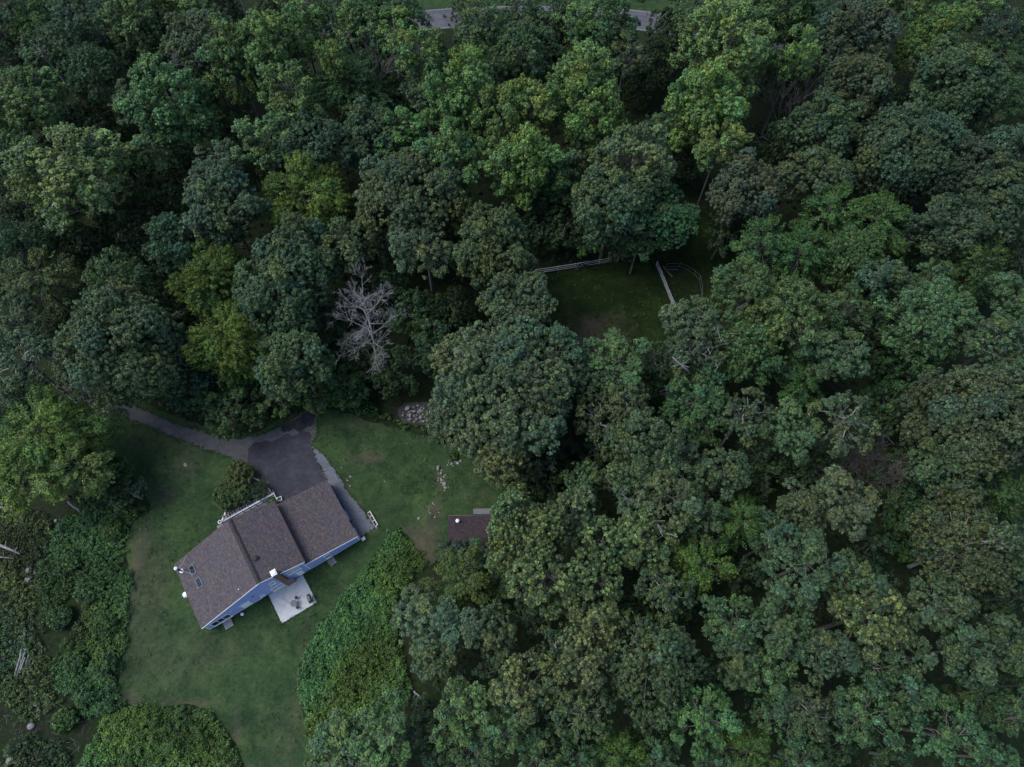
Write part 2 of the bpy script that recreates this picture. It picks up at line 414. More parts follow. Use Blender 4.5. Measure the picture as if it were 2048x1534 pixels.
DRIVE_PX = [(124, 740), (150, 757), (190, 778), (250, 803), (330, 838), (400, 862), (450, 876), (500, 873), (540, 862), (575, 845), (610, 822), (636, 808), (655, 806),
            (642, 822), (632, 840), (634, 868), (622, 885), (626, 905), (640, 935), (655, 975), (610, 1000), (575, 1016), (556, 1010), (548, 990), (522, 950), (500, 932),
            (455, 914), (400, 895), (330, 868), (260, 838), (200, 818), (150, 792), (120, 772)]
sheet('driveway', smooth_outline(pxpoly(DRIVE_PX), 0.5, True, 0.11), 0.008, ground_material('old_asphalt', 'asphalt_old'), 1.0)
NEW_PX = [(498, 930), (495, 910), (502, 893), (528, 882), (552, 880), (572, 868), (588, 872), (606, 862), (622, 868), (620, 889), (627, 908), (640, 936), (655, 972), (610, 998), (575, 1013), (556, 1007), (548, 988), (522, 948)]
sheet('driveway', smooth_outline(pxpoly(NEW_PX), 0.4, True, 0.10), 0.012, ground_material('new_asphalt', 'asphalt_new'), 1.0)
PATCH_PX = [(562, 862), (570, 848), (596, 836), (612, 824), (632, 812), (640, 818), (630, 838), (628, 850), (612, 856), (598, 866), (592, 858), (578, 862)]
sheet('asphalt_patch', smooth_outline(pxpoly(PATCH_PX), 0.3, True, 0.08), 0.016, ground_material('dark_asphalt_patch', 'asphalt_patch'), 1.0)
GRAVEL_PX = [(622, 890), (630, 897), (642, 905), (662, 928), (682, 960), (702, 990), (722, 1015), (742, 1046), (749, 1056), (734, 1066), (721, 1074), (712, 1064), (690, 1020), (665, 980), (646, 944), (628, 906)]
sheet('gravel_path', smooth_outline(pxpoly(GRAVEL_PX), 0.4, True, 0.10), 0.020, ground_material('blue_gravel', 'gravel'), 1.0)

# the road behind the woods, a strip with a grass verge on its far side
road_mid = [at(x, y).xy for x, y in [(300, 118), (560, 80), (760, 52), (875, 38), (990, 32), (1100, 32), (1200, 34), (1300, 43), (1420, 62), (1560, 92), (1760, 150)]]
mid = smooth_outline(road_mid, 2.0, False)
def ribbon(pts, off0, off1):
    L, R = [], []
    for i, p in enumerate(pts):
        t = (pts[min(i + 1, len(pts) - 1)] - pts[max(i - 1, 0)]).normalized(); nrm = Vector((-t.y, t.x))
        L.append(p + nrm * off1); R.append(p + nrm * off0)
    return R + L[::-1]
sheet('road', ribbon(mid, -3.1, 3.1), 0.008, ground_material('road_asphalt', 'road'), 1.5)
LINE = plain('worn_road_line', (0.22, 0.22, 0.225), 0.8)
sheet('road_marking', ribbon(mid, 2.72, 2.86), 0.012, LINE, 3.0)
sheet('road_marking', ribbon(mid, -2.86, -2.72), 0.012, LINE, 3.0)
sheet('verge', ribbon(mid, 3.1, 9.0), 0.004, ground_material('verge_grass', 'lawn'), 1.5)
mh = MB(); q = at(1302, 41); mh.cyl(q.x, q.y, 0.008, 0.02, 0.55, 16); tag(mh.build('manhole_cover', DARKMETAL), 'dark round manhole cover in the road opening at the top', 'manhole cover')

# ------------------------------------------------------------------ leaves
def unit(a): return a / np.maximum(np.linalg.norm(a, axis=-1, keepdims=True), 1e-9)
def rand_dirs(n): return unit(rng.normal(size=(n, 3)))
def leaf_mesh(name, P, Nn, ln, wd, col, m=None, droop=0.25):
    n = len(P)
    t = unit(np.cross(Nn, rand_dirs(n))); b = np.cross(Nn, t)
    ln = np.broadcast_to(np.asarray(ln, float).reshape(-1, 1), (n, 1)); wd = np.broadcast_to(np.asarray(wd, float).reshape(-1, 1), (n, 1))
    V = np.empty((n, 4, 3))
    V[:, 0] = P - t * ln * 0.5; V[:, 2] = P + t * ln * 0.5 - Nn * ln * droop
    V[:, 1] = P + b * wd * 0.5 + t * ln * 0.08; V[:, 3] = P - b * wd * 0.5 + t * ln * 0.08
    me = bpy.data.meshes.new(name)
    me.vertices.add(4 * n); me.vertices.foreach_set('co', V.astype(np.float32).ravel())
    me.loops.add(4 * n); me.loops.foreach_set('vertex_index', np.arange(4 * n, dtype=np.int32))
    me.polygons.add(n); me.polygons.foreach_set('loop_start', np.arange(0, 4 * n, 4, dtype=np.int32))
    try: me.polygons.foreach_set('loop_total', np.full(n, 4, dtype=np.int32))
    except Exception: pass
    a = me.attributes.new('tint', 'FLOAT_COLOR', 'POINT')
    c = np.ones((n, 4, 4), np.float32); c[:, :, :3] = col[:, None, :]
    a.data.foreach_set('color', c.ravel())
    me.materials.append(m or LEAF); me.update()
    return me

# kind of tree: lobe reach, crown height/width, lobes per m2, lobe radius, puffs per lobe, puff radius, leaves per puff, leaf length, width,
# puff shape (radial stretch, flatten z), tips (share of puffs with pale tips), tip colour, normal-up bias
SPEC = dict(
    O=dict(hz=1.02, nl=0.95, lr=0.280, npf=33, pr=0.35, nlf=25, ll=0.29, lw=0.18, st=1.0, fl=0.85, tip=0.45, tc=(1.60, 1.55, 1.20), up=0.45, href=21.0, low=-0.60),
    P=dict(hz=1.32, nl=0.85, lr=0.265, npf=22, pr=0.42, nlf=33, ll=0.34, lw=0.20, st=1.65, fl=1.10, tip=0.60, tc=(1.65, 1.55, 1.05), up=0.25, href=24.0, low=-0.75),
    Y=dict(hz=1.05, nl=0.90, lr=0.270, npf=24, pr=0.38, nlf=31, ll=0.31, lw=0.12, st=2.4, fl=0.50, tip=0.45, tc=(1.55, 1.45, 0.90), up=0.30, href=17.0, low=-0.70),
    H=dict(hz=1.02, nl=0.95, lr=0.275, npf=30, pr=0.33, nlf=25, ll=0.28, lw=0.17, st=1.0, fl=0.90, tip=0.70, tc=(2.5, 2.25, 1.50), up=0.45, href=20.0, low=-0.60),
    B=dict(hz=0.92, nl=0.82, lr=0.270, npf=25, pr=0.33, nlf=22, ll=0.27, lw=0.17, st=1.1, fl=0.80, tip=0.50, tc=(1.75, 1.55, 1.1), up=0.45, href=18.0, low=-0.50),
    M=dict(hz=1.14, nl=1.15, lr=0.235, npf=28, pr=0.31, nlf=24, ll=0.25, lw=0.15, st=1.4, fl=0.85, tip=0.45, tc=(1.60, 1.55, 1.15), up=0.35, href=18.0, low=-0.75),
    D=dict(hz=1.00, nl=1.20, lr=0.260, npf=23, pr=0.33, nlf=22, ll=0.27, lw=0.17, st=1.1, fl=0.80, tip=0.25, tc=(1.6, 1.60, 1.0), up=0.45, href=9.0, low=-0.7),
)
NAME = dict(O='broadleaf_tree', P='broadleaf_tree', Y='broadleaf_tree', H='broadleaf_tree', B='broadleaf_tree', M='broadleaf_tree', D='understory_tree')
SIZES = dict(O=(4.2, 6.2, 8.6), P=(4.0, 6.0), Y=(4.2, 6.4), H=(4.0, 6.2), B=(4.4, 6.6), M=(3.8, 5.8), D=(2.6, 4.2))
COLR = dict(O=(0.058, 0.092, 0.041), P=(0.088, 0.152, 0.050), Y=(0.080, 0.130, 0.038), H=(0.060, 0.090, 0.039), B=(0.054, 0.083, 0.039), M=(0.056, 0.102, 0.042), D=(0.031, 0.060, 0.024))

def make_tree(kind, R, seed):
    global rng
    rng = np.random.default_rng(seed); random.seed(seed)
    s = SPEC[kind]; H = s['href']; Hz = R * s['hz']
    cz = H - Hz
    nl = max(9, int(s['nl'] * R * R))
    # lobes: an uneven dome of clumps, some pushed out, some missing
    k = np.arange(nl) + 0.5
    z = 1 - k / nl * (1 - s['low']); ph = k * 2.399963 + rng.uniform(0, 6.28)
    d = np.stack([np.sqrt(np.maximum(0, 1 - z * z)) * np.cos(ph), np.sqrt(np.maximum(0, 1 - z * z)) * np.sin(ph), z], 1)
    d = unit(d + rng.normal(size=d.shape) * 0.22)
    lowf = 1 + 0.16 * np.sin(3 * np.arctan2(d[:, 1], d[:, 0]) + seed) + 0.10 * np.sin(5 * np.arctan2(d[:, 1], d[:, 0]) + 2.1 * seed)
    reach = rng.uniform(0.62, 0.86, nl) * lowf
    keep = rng.random(nl) > 0.08
    d, reach = d[keep], reach[keep]; nl = len(d)
    lr = R * s['lr'] * rng.uniform(0.75, 1.25, nl)
    L = d * np.array([R, R, Hz]) * reach[:, None]
    nin = max(3, nl // 4)                                      # a few clumps inside the crown
    L = np.vstack([L, rand_dirs(nin) * np.array([R, R, Hz]) * rng.uniform(0.15, 0.5, (nin, 1))]); d = np.vstack([d, rand_dirs(nin)]); lr = np.concatenate([lr, np.full(nin, R * s['lr'])])
    nlob = len(L)
    # puffs on each lobe
    npf = s['npf']
    scale_p = np.sqrt(np.maximum(1.0, (lr / 1.45))) if True else 1
    li = np.repeat(np.arange(nlob), np.maximum(6, (npf * (lr / 1.45) ** 1.3)).astype(int))
    pd = unit(rand_dirs(len(li)) + d[li] * 0.75 + np.array([0, 0, 0.35]))
    Pc = L[li] + pd * (lr[li] * rng.uniform(0.55, 1.12, len(li)))[:, None] * np.array([1, 1, 0.9])
    nfill = int(len(li) * 0.24)                                # loose puffs between the lobes
    qd = rand_dirs(nfill); qd[:, 2] = np.where(qd[:, 2] < s['low'], -qd[:, 2], qd[:, 2])
    Pc = np.vstack([Pc, qd * np.array([R, R, Hz]) * rng.uniform(0.45, 0.92, (nfill, 1))]); pd = np.vstack([pd, qd]); li = np.concatenate([li, rng.integers(0, nlob, nfill)])
    pr = s['pr'] * rng.uniform(0.7, 1.3, len(li))
    pcol = rng.uniform(0.82, 1.18, (len(li), 1)) * np.array([1, 1, 1]) * (1 + rng.normal(size=(len(li), 3)) * 0.05)
    lcol = (rng.uniform(0.80, 1.20, (nlob, 1)) * (1 + rng.normal(size=(nlob, 1)) * np.array([0.10, 0.02, -0.08])))[li]
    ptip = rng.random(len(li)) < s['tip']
    # leaves on each puff
    fi = np.repeat(np.arange(len(li)), s['nlf'])
    fd = unit(rand_dirs(len(fi)) + pd[fi] * 0.55 + np.array([0, 0, 0.25]))
    rad = pr[fi] * rng.uniform(0.55, 1.08, len(fi))
    out = unit(Pc * np.array([1, 1, 0.3]))[fi]
    off = fd * rad[:, None]
    off[:, 2] *= s['fl']
    if s['st'] > 1.01:                                         # sprays stretched away from the stem
        ax = unit(out + np.array([0, 0, 0.55 if kind == 'P' else -0.05]))
        al = (off * ax).sum(1, keepdims=True); off += ax * al * (s['st'] - 1)
    P = Pc[fi] + off
    Nn = unit(fd * 0.75 + np.array([0, 0, s['up']]) + rng.normal(size=fd.shape) * 0.38)
    col = pcol[fi] * lcol[fi] * rng.uniform(0.66, 1.34, (len(fi), 1))
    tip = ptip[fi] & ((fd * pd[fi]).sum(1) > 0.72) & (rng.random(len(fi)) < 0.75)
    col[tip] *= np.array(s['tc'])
    P[:, 2] += cz
    ln = s['ll'] * 1.06 * rng.uniform(0.75, 1.25, len(fi))
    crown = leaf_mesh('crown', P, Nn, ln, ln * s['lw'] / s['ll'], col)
    # trunk and limbs
    mb = MB(); tr = 0.030 * R + 0.10
    lean = Vector((rng.normal() * 0.25, rng.normal() * 0.25, 0))
    fork = max(1.2, cz - 0.55 * Hz)
    tp = [Vector((0, 0, -0.3)), Vector((0, 0, 0.5)), Vector((0, 0, fork * 0.6)) + lean * 0.5, Vector((0, 0, fork)) + lean, Vector((0, 0, cz + 0.45 * Hz)) + lean * 1.4]
    mb.tube(tp, [tr * 1.5, tr * 1.1, tr * 0.9, tr * 0.75, tr * 0.25], 7)
    order = rng.permutation(len(L))[: min(len(L), 26)]
    for i in order:
        a = tp[3].lerp(tp[4], float(rng.uniform(0, 0.75)))
        e = Vector(L[i]) + Vector((0, 0, cz)); e = a.lerp(e, 0.97)
        m1 = a.lerp(e, 0.35) + Vector((0, 0, 0.10 * (e - a).length)) + Vector(rng.normal(size=3) * 0.2)
        m2 = a.lerp(e, 0.7) + Vector((0, 0, 0.06 * (e - a).length)) + Vector(rng.normal(size=3) * 0.25)
        r0 = tr * float(rng.uniform(0.25, 0.42))
        mb.tube([a, m1, m2, e], [r0, r0 * 0.75, r0 * 0.5, r0 * 0.2], 5, caps=False)
        for _ in range(2):
            s0 = m1.lerp(e, float(rng.uniform(0.1, 0.8))); dv = Vector(rng.normal(size=3)) + (e - a).normalized() * 0.8 + Vector((0, 0, 0.4))
            e2 = s0 + dv.normalized() * float(rng.uniform(0.8, 1.9)) * R / 5
            mb.tube([s0, s0.lerp(e2, 0.5) + Vector(rng.normal(size=3) * 0.1), e2], [r0 * 0.4, r0 * 0.3, r0 * 0.12], 4, caps=False)
    trunk = mb.mesh('trunk', PALE_BARK if kind == 'B' else BARK, smooth=True)
    return crown, trunk, H

LIB = {}
sd_ = 11
for kind in SPEC:
    for R in SIZES[kind]:
        for v in range(3 if kind in 'OPM' else 2):
            if R > 8 and v > 0: continue
            LIB.setdefault((kind, R), []).append(make_tree(kind, R, sd_)); sd_ += 1
rng = np.random.default_rng(99); random.seed(99)

# kind, picture x, y and radius of the crown (in the 2048 px photograph), height in m, own colour factor, own label
TREES = [
 # upper left
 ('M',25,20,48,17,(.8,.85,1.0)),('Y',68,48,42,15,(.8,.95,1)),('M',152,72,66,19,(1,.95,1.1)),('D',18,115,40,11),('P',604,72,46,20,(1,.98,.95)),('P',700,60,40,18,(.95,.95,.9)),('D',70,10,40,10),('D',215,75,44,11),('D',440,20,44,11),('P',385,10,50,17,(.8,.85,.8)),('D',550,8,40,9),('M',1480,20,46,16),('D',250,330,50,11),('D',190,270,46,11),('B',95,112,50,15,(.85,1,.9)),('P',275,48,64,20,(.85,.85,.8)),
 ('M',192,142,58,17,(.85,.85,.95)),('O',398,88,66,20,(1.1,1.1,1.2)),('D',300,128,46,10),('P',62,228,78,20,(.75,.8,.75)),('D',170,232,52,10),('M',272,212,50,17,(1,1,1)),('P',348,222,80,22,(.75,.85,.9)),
 ('D',20,315,55,11),('M',312,300,52,16,(1,1,1)),('P',158,372,104,24,(1.05,1,1.1),'broad pale-limbed green tree whose trunk leans over the dark hollow, left woods'),
 ('P',470,118,62,23),('D',335,58,38,11),('M',442,332,50,17,(1.15,1.1,1.35)),('P',528,292,56,20,(.9,.9,.9)),('M',225,15,40,16,(.8,.8,.9)),('D',120,290,50,12),('D',395,175,40,10),
 # upper middle
 ('P',545,92,66,25,(1.1,1.05,1)),('P',612,24,50,21,(1,.95,1)),('P',570,178,50,23),('P',668,108,34,22,(1.1,1.1,1)),('M',742,58,72,19,(1.1,1.05,1)),('M',820,34,36,18,(1,1,1)),('P',838,112,50,23,(1.05,1,.95)),
 ('M',962,46,48,19,(1.3,1.2,1.1)),('M',852,142,40,15),('P',942,122,38,21,(1.05,1.05,1)),('Y',702,192,76,15,(.62,.78,1.1)),('O',852,196,46,16,(.85,.85,1)),('P',930,192,68,25,(1.08,1.05,1)),
 ('P',604,240,50,20,(.9,.9,.95)),('O',625,296,72,19,(.8,.88,.95)),('O',742,266,62,18,(.95,.95,1)),('P',808,268,50,19,(.8,.95,.95)),('P',896,322,62,22,(1,.98,1.05)),('D',768,336,46,10),('D',560,330,44,10),
 ('Y',620,398,80,18,(1.12,1.14,.95),'yellowest of the feathery crowns, left of the great rounded crown'),('O',816,398,104,22,(1.12,1.06,1.12)),('P',1000,236,62,24,(1.1,1.05,.95)),('P',1002,336,56,20,(.95,1,.95)),('D',470,260,44,11),('D',655,20,30,9),
 ('D',790,190,40,10),
 # upper right of middle
 ('M',1032,22,46,18,(1.1,1.05,1.05)),('M',1042,112,68,19,(.95,.95,1.1)),('M',1112,42,56,18,(1.05,1,1)),('M',1216,46,62,20,(1.15,1.1,1)),('M',1250,118,46,17,(1.1,.9,.95)),('P',1158,172,74,25,(1.1,1.05,.95)),('P',1062,216,58,24,(1.05,1,.95)),
 ('P',1182,234,64,24,(1.08,1.05,.95)),('P',1060,320,66,23,(1.1,1.05,.95)),('M',1150,326,52,16,(.9,.95,.95)),('P',1262,330,74,23,(1.0,.92,1.2)),('M',1328,272,52,15,(.95,.95,1)),('P',1452,104,88,26,(1.12,1.08,.95)),('P',1598,98,42,24,(1.2,1.12,.95)),
 ('P',1416,212,80,25,(1.1,1.05,.95)),('D',1342,40,40,12),('M',1388,22,40,17),('D',1312,118,40,11),('O',1490,372,66,20,(1.1,.95,1.15)),('D',1285,160,40,10),('D',1380,315,40,10),('P',1440,290,50,22,(1.05,1.03,.95)),
 # upper right
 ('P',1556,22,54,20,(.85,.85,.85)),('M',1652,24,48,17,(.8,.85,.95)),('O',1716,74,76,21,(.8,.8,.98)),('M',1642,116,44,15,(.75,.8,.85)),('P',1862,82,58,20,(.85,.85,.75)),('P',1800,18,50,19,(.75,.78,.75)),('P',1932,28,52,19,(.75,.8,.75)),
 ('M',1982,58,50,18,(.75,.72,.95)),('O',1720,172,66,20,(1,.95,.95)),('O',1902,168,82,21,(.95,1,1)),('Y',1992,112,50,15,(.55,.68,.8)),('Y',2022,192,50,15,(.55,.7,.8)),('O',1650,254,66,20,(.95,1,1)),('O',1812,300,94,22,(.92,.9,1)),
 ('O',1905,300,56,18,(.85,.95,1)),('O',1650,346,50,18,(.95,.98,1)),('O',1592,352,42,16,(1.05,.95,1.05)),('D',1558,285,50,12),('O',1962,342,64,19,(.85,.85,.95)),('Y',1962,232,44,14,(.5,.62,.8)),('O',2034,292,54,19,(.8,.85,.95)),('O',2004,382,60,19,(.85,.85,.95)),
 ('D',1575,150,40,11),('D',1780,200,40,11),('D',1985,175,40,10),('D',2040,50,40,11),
 # left, second row
 ('M',35,490,62,17,(.8,.85,1)),('Y',90,572,66,15,(.85,.78,.9),'golden-olive tree in front of the dark hollow, just above the grey domed crown'),('M',228,566,66,18,(1.15,1.05,1.05)),('B',26,648,58,16,(1,1,1)),('B',58,735,72,17,(.95,1,.95)),
 ('O',234,692,112,23,(1.2,1.1,1.12),'big grey-green crown overhanging the upper end of the driveway'),('M',345,480,62,17,(.85,1,1.2)),('O',446,412,78,20,(.95,1.08,1.2)),('Y',428,560,72,18,(1.08,1.02,.9)),('Y',462,676,76,18,(1.2,1.14,.85)),
 ('D',300,560,50,11),('D',345,650,50,11),('D',270,470,50,11),('D',130,480,50,11),('D',20,560,40,10),
 ('D',395,770,60,9,(.9,1,1.1)),('D',470,820,62,9,(1.15,1.15,1)),('M',20,800,46,15,(1,1,1.15)),('D',20,880,42,10),
 ('Y',104,872,92,16,(1.25,1.25,1.1),'large bright yellow-green tree at the driveway, left of the lawn'),('Y',62,960,74,14,(1.2,1.2,1.1)),('Y',168,940,60,13,(1.05,1.1,1)),('D',215,965,58,8,(1,1.15,.9)),('D',262,985,40,6,(1,1.05,1.15)),
 # middle band
 ('O',590,512,76,20,(1.05,1.02,1.1)),('O',556,590,80,21,(1.15,1.08,1.2)),('O',698,488,50,18,(1,1,1)),('O',850,508,60,20,(.98,.98,1)),('O',984,492,78,21,(1.05,1.02,.9)),('D',828,618,54,11,(.95,1.1,.9)),('O',590,720,72,18,(1.1,1.08,1.05)),
 ('D',780,738,52,9),('D',690,772,46,8,(1.2,1.25,.9)),('D',870,702,52,10),('D',905,610,46,10),('O',1040,612,76,21,(1.15,1.12,1.12)),('D',640,640,50,11),('D',720,700,46,9),('D',765,560,50,11),('D',930,690,44,10),('D',560,800,40,8,(1.2,1.2,.8)),
 ('D',640,800,36,6,(1.3,1.3,.9)),('D',860,660,40,9),('D',700,430,45,11),
 ('O',1010,788,148,24,(1.15,1.13,1.12),'largest rounded grey-green crown, between the lawn and the paddock'),('O',1075,705,70,20,(1.0,1.05,1.1)),
 # round the paddock
 ('O',1222,408,76,21,(1.1,1.02,1.1)),('O',1262,448,52,14,(.95,1,1.05)),('O',1320,440,66,15,(.72,.98,.85),'deep green rounded tree at the top rail of the paddock fence corner'),('D',1130,440,56,11),('D',1165,492,30,6,(1.2,1.5,.9)),('D',1075,440,50,10),('M',1120,360,50,16,(.85,.9,.9)),
 ('O',1378,652,56,17,(1.12,1.02,1.08)),('B',1382,705,56,16,(1.05,1.02,1.05)),('O',1230,730,66,18,(1.12,1.3,1.0),'bright green rounded tree at the lower side of the paddock'),('M',1398,808,68,16,(1,1.15,1.2),'fine-leaved teal-green tree beside the lowest short piece of rail fence'),
 ('M',1500,590,76,20,(1.2,1.12,1.0)),('M',1572,640,90,22,(1.2,1.1,.95)),('M',1500,690,66,19,(1.2,1.12,1.0)),('B',1310,722,38,12,(.8,.8,.8)),('Y',1525,492,56,16,(.75,.92,.95)),('D',1470,420,46,11),('D',1300,760,44,9),('D',1440,480,30,8),
 ('D',1160,800,46,10),('O',1160,770,44,15,(.95,1,1)),
 # right, second row
 ('Y',1662,430,58,16,(.75,.85,.9)),('Y',1752,450,60,16,(.72,.85,.9)),('Y',1606,510,54,16,(.68,.85,.9)),('M',1704,512,62,17,(1.05,1.05,.95)),('O',1902,452,70,19,(.85,.9,1.05)),('O',1985,428,56,18,(.9,.9,.95)),('Y',1942,540,66,15,(.65,.75,.85)),
 ('M',1858,566,50,16,(1.05,1,1)),('O',1768,556,52,17,(.8,.88,1)),('M',1862,642,88,20,(1.15,1.2,1.25),'pale teal-green crown, finest textured of the right woods'),('D',1760,660,60,11),('O',1982,690,70,19,(.9,.95,1)),('O',2024,608,56,18,(.9,1,1)),('O',1668,716,60,18,(1,1.05,1.05)),
 ('Y',1602,768,44,13,(.7,.85,.9)),('D',1730,600,56,11),('M',1690,620,50,17,(1,.95,.9)),('D',1800,740,50,10,(.9,1.1,1)),('D',2030,500,50,11),('D',1830,480,40,11),
 # below the paddock
 ('B',1242,800,66,18,(1.1,1,.9)),('B',1198,846,56,17,(1.05,1,.85)),('O',1288,905,84,21,(1.08,1.06,1.0)),('O',1172,960,46,16,(.95,1,1)),('O',1318,992,74,20,(1.05,1.05,1.0)),('H',1150,1034,58,18,(1,1,1)),('H',1052,1064,80,21,(1.1,1.1,1)),
 ('H',1086,1150,74,20,(1.1,1.08,.95)),('H',1286,1086,62,19,(1.05,1.05,.95)),('H',1205,1092,60,18,(.95,.98,.95)),('D',916,1118,44,5,(.9,.95,1.1),'small dark tree covering the front left corner of the shed'),('D',1012,930,50,7,(1,1.05,.95)),('D',1100,950,56,9),('D',965,1130,46,6),('D',1060,900,40,7),('D',1120,890,40,8),
 ('D',1200,900,44,9),('D',1040,985,36,7),('M',800,14,44,15,(1,1,1)),('M',935,14,30,15,(1.1,1.05,1)),('D',1090,80,46,11),('D',1165,75,46,11),('O',1275,492,38,11,(.75,.98,.85)),('D',1240,500,34,6),('D',30,410,46,11),('D',95,452,46,10),('D',185,488,46,10),('D',60,180,40,10),('D',225,440,50,11),('D',372,325,46,11),('D',338,402,44,10),('D',110,658,46,9),('D',265,402,40,10),('D',10,72,46,11),('D',150,655,36,8),('M',735,40,44,17,(1.05,1,1)),('P',790,70,46,19,(1,1,.95)),('M',938,64,34,15,(1.05,1.05,1)),('M',998,62,44,16,(1.1,1.05,1)),('M',1075,60,44,16,(1,1,1)),('P',1150,62,48,19,(1.02,1,.95)),('M',1246,66,34,14,(1.05,1,1)),('D',1345,80,40,12),('M',1400,72,50,17,(.95,.95,.95)),('M',1510,70,50,17,(.9,.9,.9)),('D',1590,40,46,12),('M',660,60,40,16,(.95,.95,.95)),('D',120,20,44,11),('M',420,50,46,15,(.9,.9,.95)),
 # right, third row
 ('B',1488,832,56,17,(1.05,.95,.95)),('O',1578,866,58,17,(1,1.08,1)),('B',1690,845,66,20,(1.15,1.08,1)),('O',1448,945,50,16,(.95,1,1)),('O',1372,972,52,17,(1.05,1.05,1)),('O',1960,832,112,23,(1.02,1,1.02),'widest rounded crown along the right edge of the woods'),
 ('D',1782,812,56,11,(.95,1.15,.9)),('O',1868,932,50,16,(.95,1,1)),('B',1908,985,54,15,(1,1,1)),('O',1606,1016,54,17,(1,.95,1)),('O',1680,1010,66,19,(1.15,1,1)),('Y',1478,1044,52,15,(.8,.9,.9)),('Y',1398,1124,58,16,(.9,1,.8)),('B',1938,1090,96,20,(1.05,1,1)),
 ('D',1830,1060,64,10,(.9,1.1,.8)),('O',1602,1128,72,19,(.9,1,1.05)),('M',1540,1080,54,15,(.85,.9,.95)),('O',1706,1162,60,18,(.92,1,1)),('O',1560,1246,66,18,(.88,.98,1)),('M',1462,1248,62,17,(.95,1.05,1)),('H',1726,1236,78,19,(.95,.92,.85),'yellow-flecked olive crown ringed by blue-green crowns, lower right woods'),
 ('O',1880,1214,64,18,(.9,.98,1)),('Y',2012,985,46,14,(.6,.7,.8)),('D',1530,930,56,10),('D',1620,930,56,10),('D',1800,960,56,10),('D',2020,1060,40,9),('D',1490,1150,44,10),('O',2030,780,56,19,(.9,.9,1)),('D',1800,1010,44,9),('D',1740,1090,44,10),('O',1400,1040,50,16,(1,1,.95)),
 # bottom
 ('O',850,1238,66,13,(1.25,1.18,1.22),'pale grey-green rounded tree standing in the bright bramble thicket'),('O',868,1308,44,11,(1.2,1.18,1.15)),('Y',922,1166,58,10,(.85,.85,.75)),('O',982,1262,54,14,(1.05,1.05,1)),('P',922,1420,62,15,(.85,.85,.95)),('H',1050,1382,70,16,(1.05,1,.95)),
 ('P',690,1500,66,12,(.8,.85,1)),('P',775,1468,66,14,(.85,.88,1.05)),('M',952,1500,52,12,(1,1,1)),('M',1016,1456,56,14,(1.15,1.1,1.05)),('H',1158,1322,60,18,(1,1,.95)),('B',1298,1322,98,19,(1.1,1.08,1),'sparse olive crown with the most bare grey twigs showing, bottom woods'),
 ('M',1406,1436,70,17,(1.1,1.2,1.05)),('Y',1240,1512,52,13,(.9,1,.7)),('Y',1502,1502,46,13,(.75,.85,.8)),('O',1482,1322,54,16,(.9,1,1)),('P',1532,1352,54,16,(.7,.8,.85)),('B',1166,1424,66,17,(1,1,.95)),('H',1190,1160,56,18,(1,1,.95)),('H',1180,1258,64,18,(1.05,1.02,.95)),
 ('M',1728,1430,70,17,(1,1.08,1.05)),('M',1822,1388,56,16,(.9,1,1.05)),('M',1902,1462,66,17,(.95,1.05,1.05)),('O',1932,1300,60,17,(.9,.95,1)),('Y',1962,1392,46,13,(.5,.6,.8)),('O',2014,1292,54,16,(.9,.95,1)),('M',2034,1432,50,15,(.85,.95,1)),('B',1622,1422,58,15,(.9,.88,.95)),
 ('M',1562,1432,52,14,(.9,1,1)),('D',1652,1502,60,8),('D',1320,1440,60,10),('D',1440,1340,50,10),('D',1100,1480,56,9),('D',880,1500,50,7),('B',1110,1300,46,15,(.95,1,.9)),('D',900,1360,44,6),('D',1000,1330,48,8),('D',1340,1190,54,10),('D',1250,1200,54,10),('B',1330,1180,60,17,(1,1,.95)),
 ('M',1080,1520,50,13,(1.1,1.1,1.05)),('M',1160,1520,46,13,(.9,.95,1)),('M',1320,1525,50,13,(.9,1,1)),('D',1780,1510,46,8),('M',1430,1530,46,12,(.85,1,1)),('O',1640,1300,58,17,(.88,.95,1)),('O',1800,1290,56,17,(.9,1,1)),('D',985,1190,46,7),('D',2036,1185,46,10),('D',2005,1140,40,10),('D',1985,1240,44,10),('D',2040,1370,44,9),('D',2046,1560,50,9),('D',1300,1255,40,9),('D',1060,1230,40,8),('D',1760,1165,40,9),('D',1640,1200,44,9),('O',2044,1110,44,16,(.9,.95,1)),
 ('B',1740,1330,50,15,(.9,.9,.95)),('M',1600,1520,46,12,(.85,.95,1)),('M',1990,1520,50,14,(.85,.95,1)),('D',1150,1210,40,9),('D',830,1440,44,5,(1.1,1.15,.9)),
]
PHRASE = dict(O='blue-green tree with lumpy rounded crown', P='bright green tree with upright sprays', Y='yellow-green tree with feathery sprays', H='green tree flecked with pale tips',
              B='thin olive tree showing grey limbs', M='mid-green tree with fine even foliage', D='small dark green understory tree')
GROUP = dict(O='rounded blue-green trees of the woods', P='bright green tall trees of the woods', Y='feathery yellow-green trees of the woods', H='pale-tipped trees of the woods', B='thin olive trees of the woods',
             M='fine-leaved mid-green trees of the woods', D='dark understory trees of the woods')
MARKS = [((900, 1045), 'the brown shed'), ((725, 640), 'the pale dead tree'), ((752, 170), 'the upper grey snag'), ((1555, 232), 'the dim bare snag'), ((1708, 925), 'the bare brown tree'),
         ((1312, 528), 'the paddock fence corner'), ((872, 38), 'the first road opening'), ((1300, 42), 'the second road opening'), ((160, 775), "the driveway's far end"), ((530, 1110), 'the house'),
         ((832, 828), 'the rubble heap'), ((1322, 791), 'the shortest rail fence'), ((1725, 1235), 'the yellow-flecked crown'), ((1298, 1322), 'the sparsest crown'), ((1862, 642), 'the pale teal crown'), ((50, 1335), 'the log heap')]
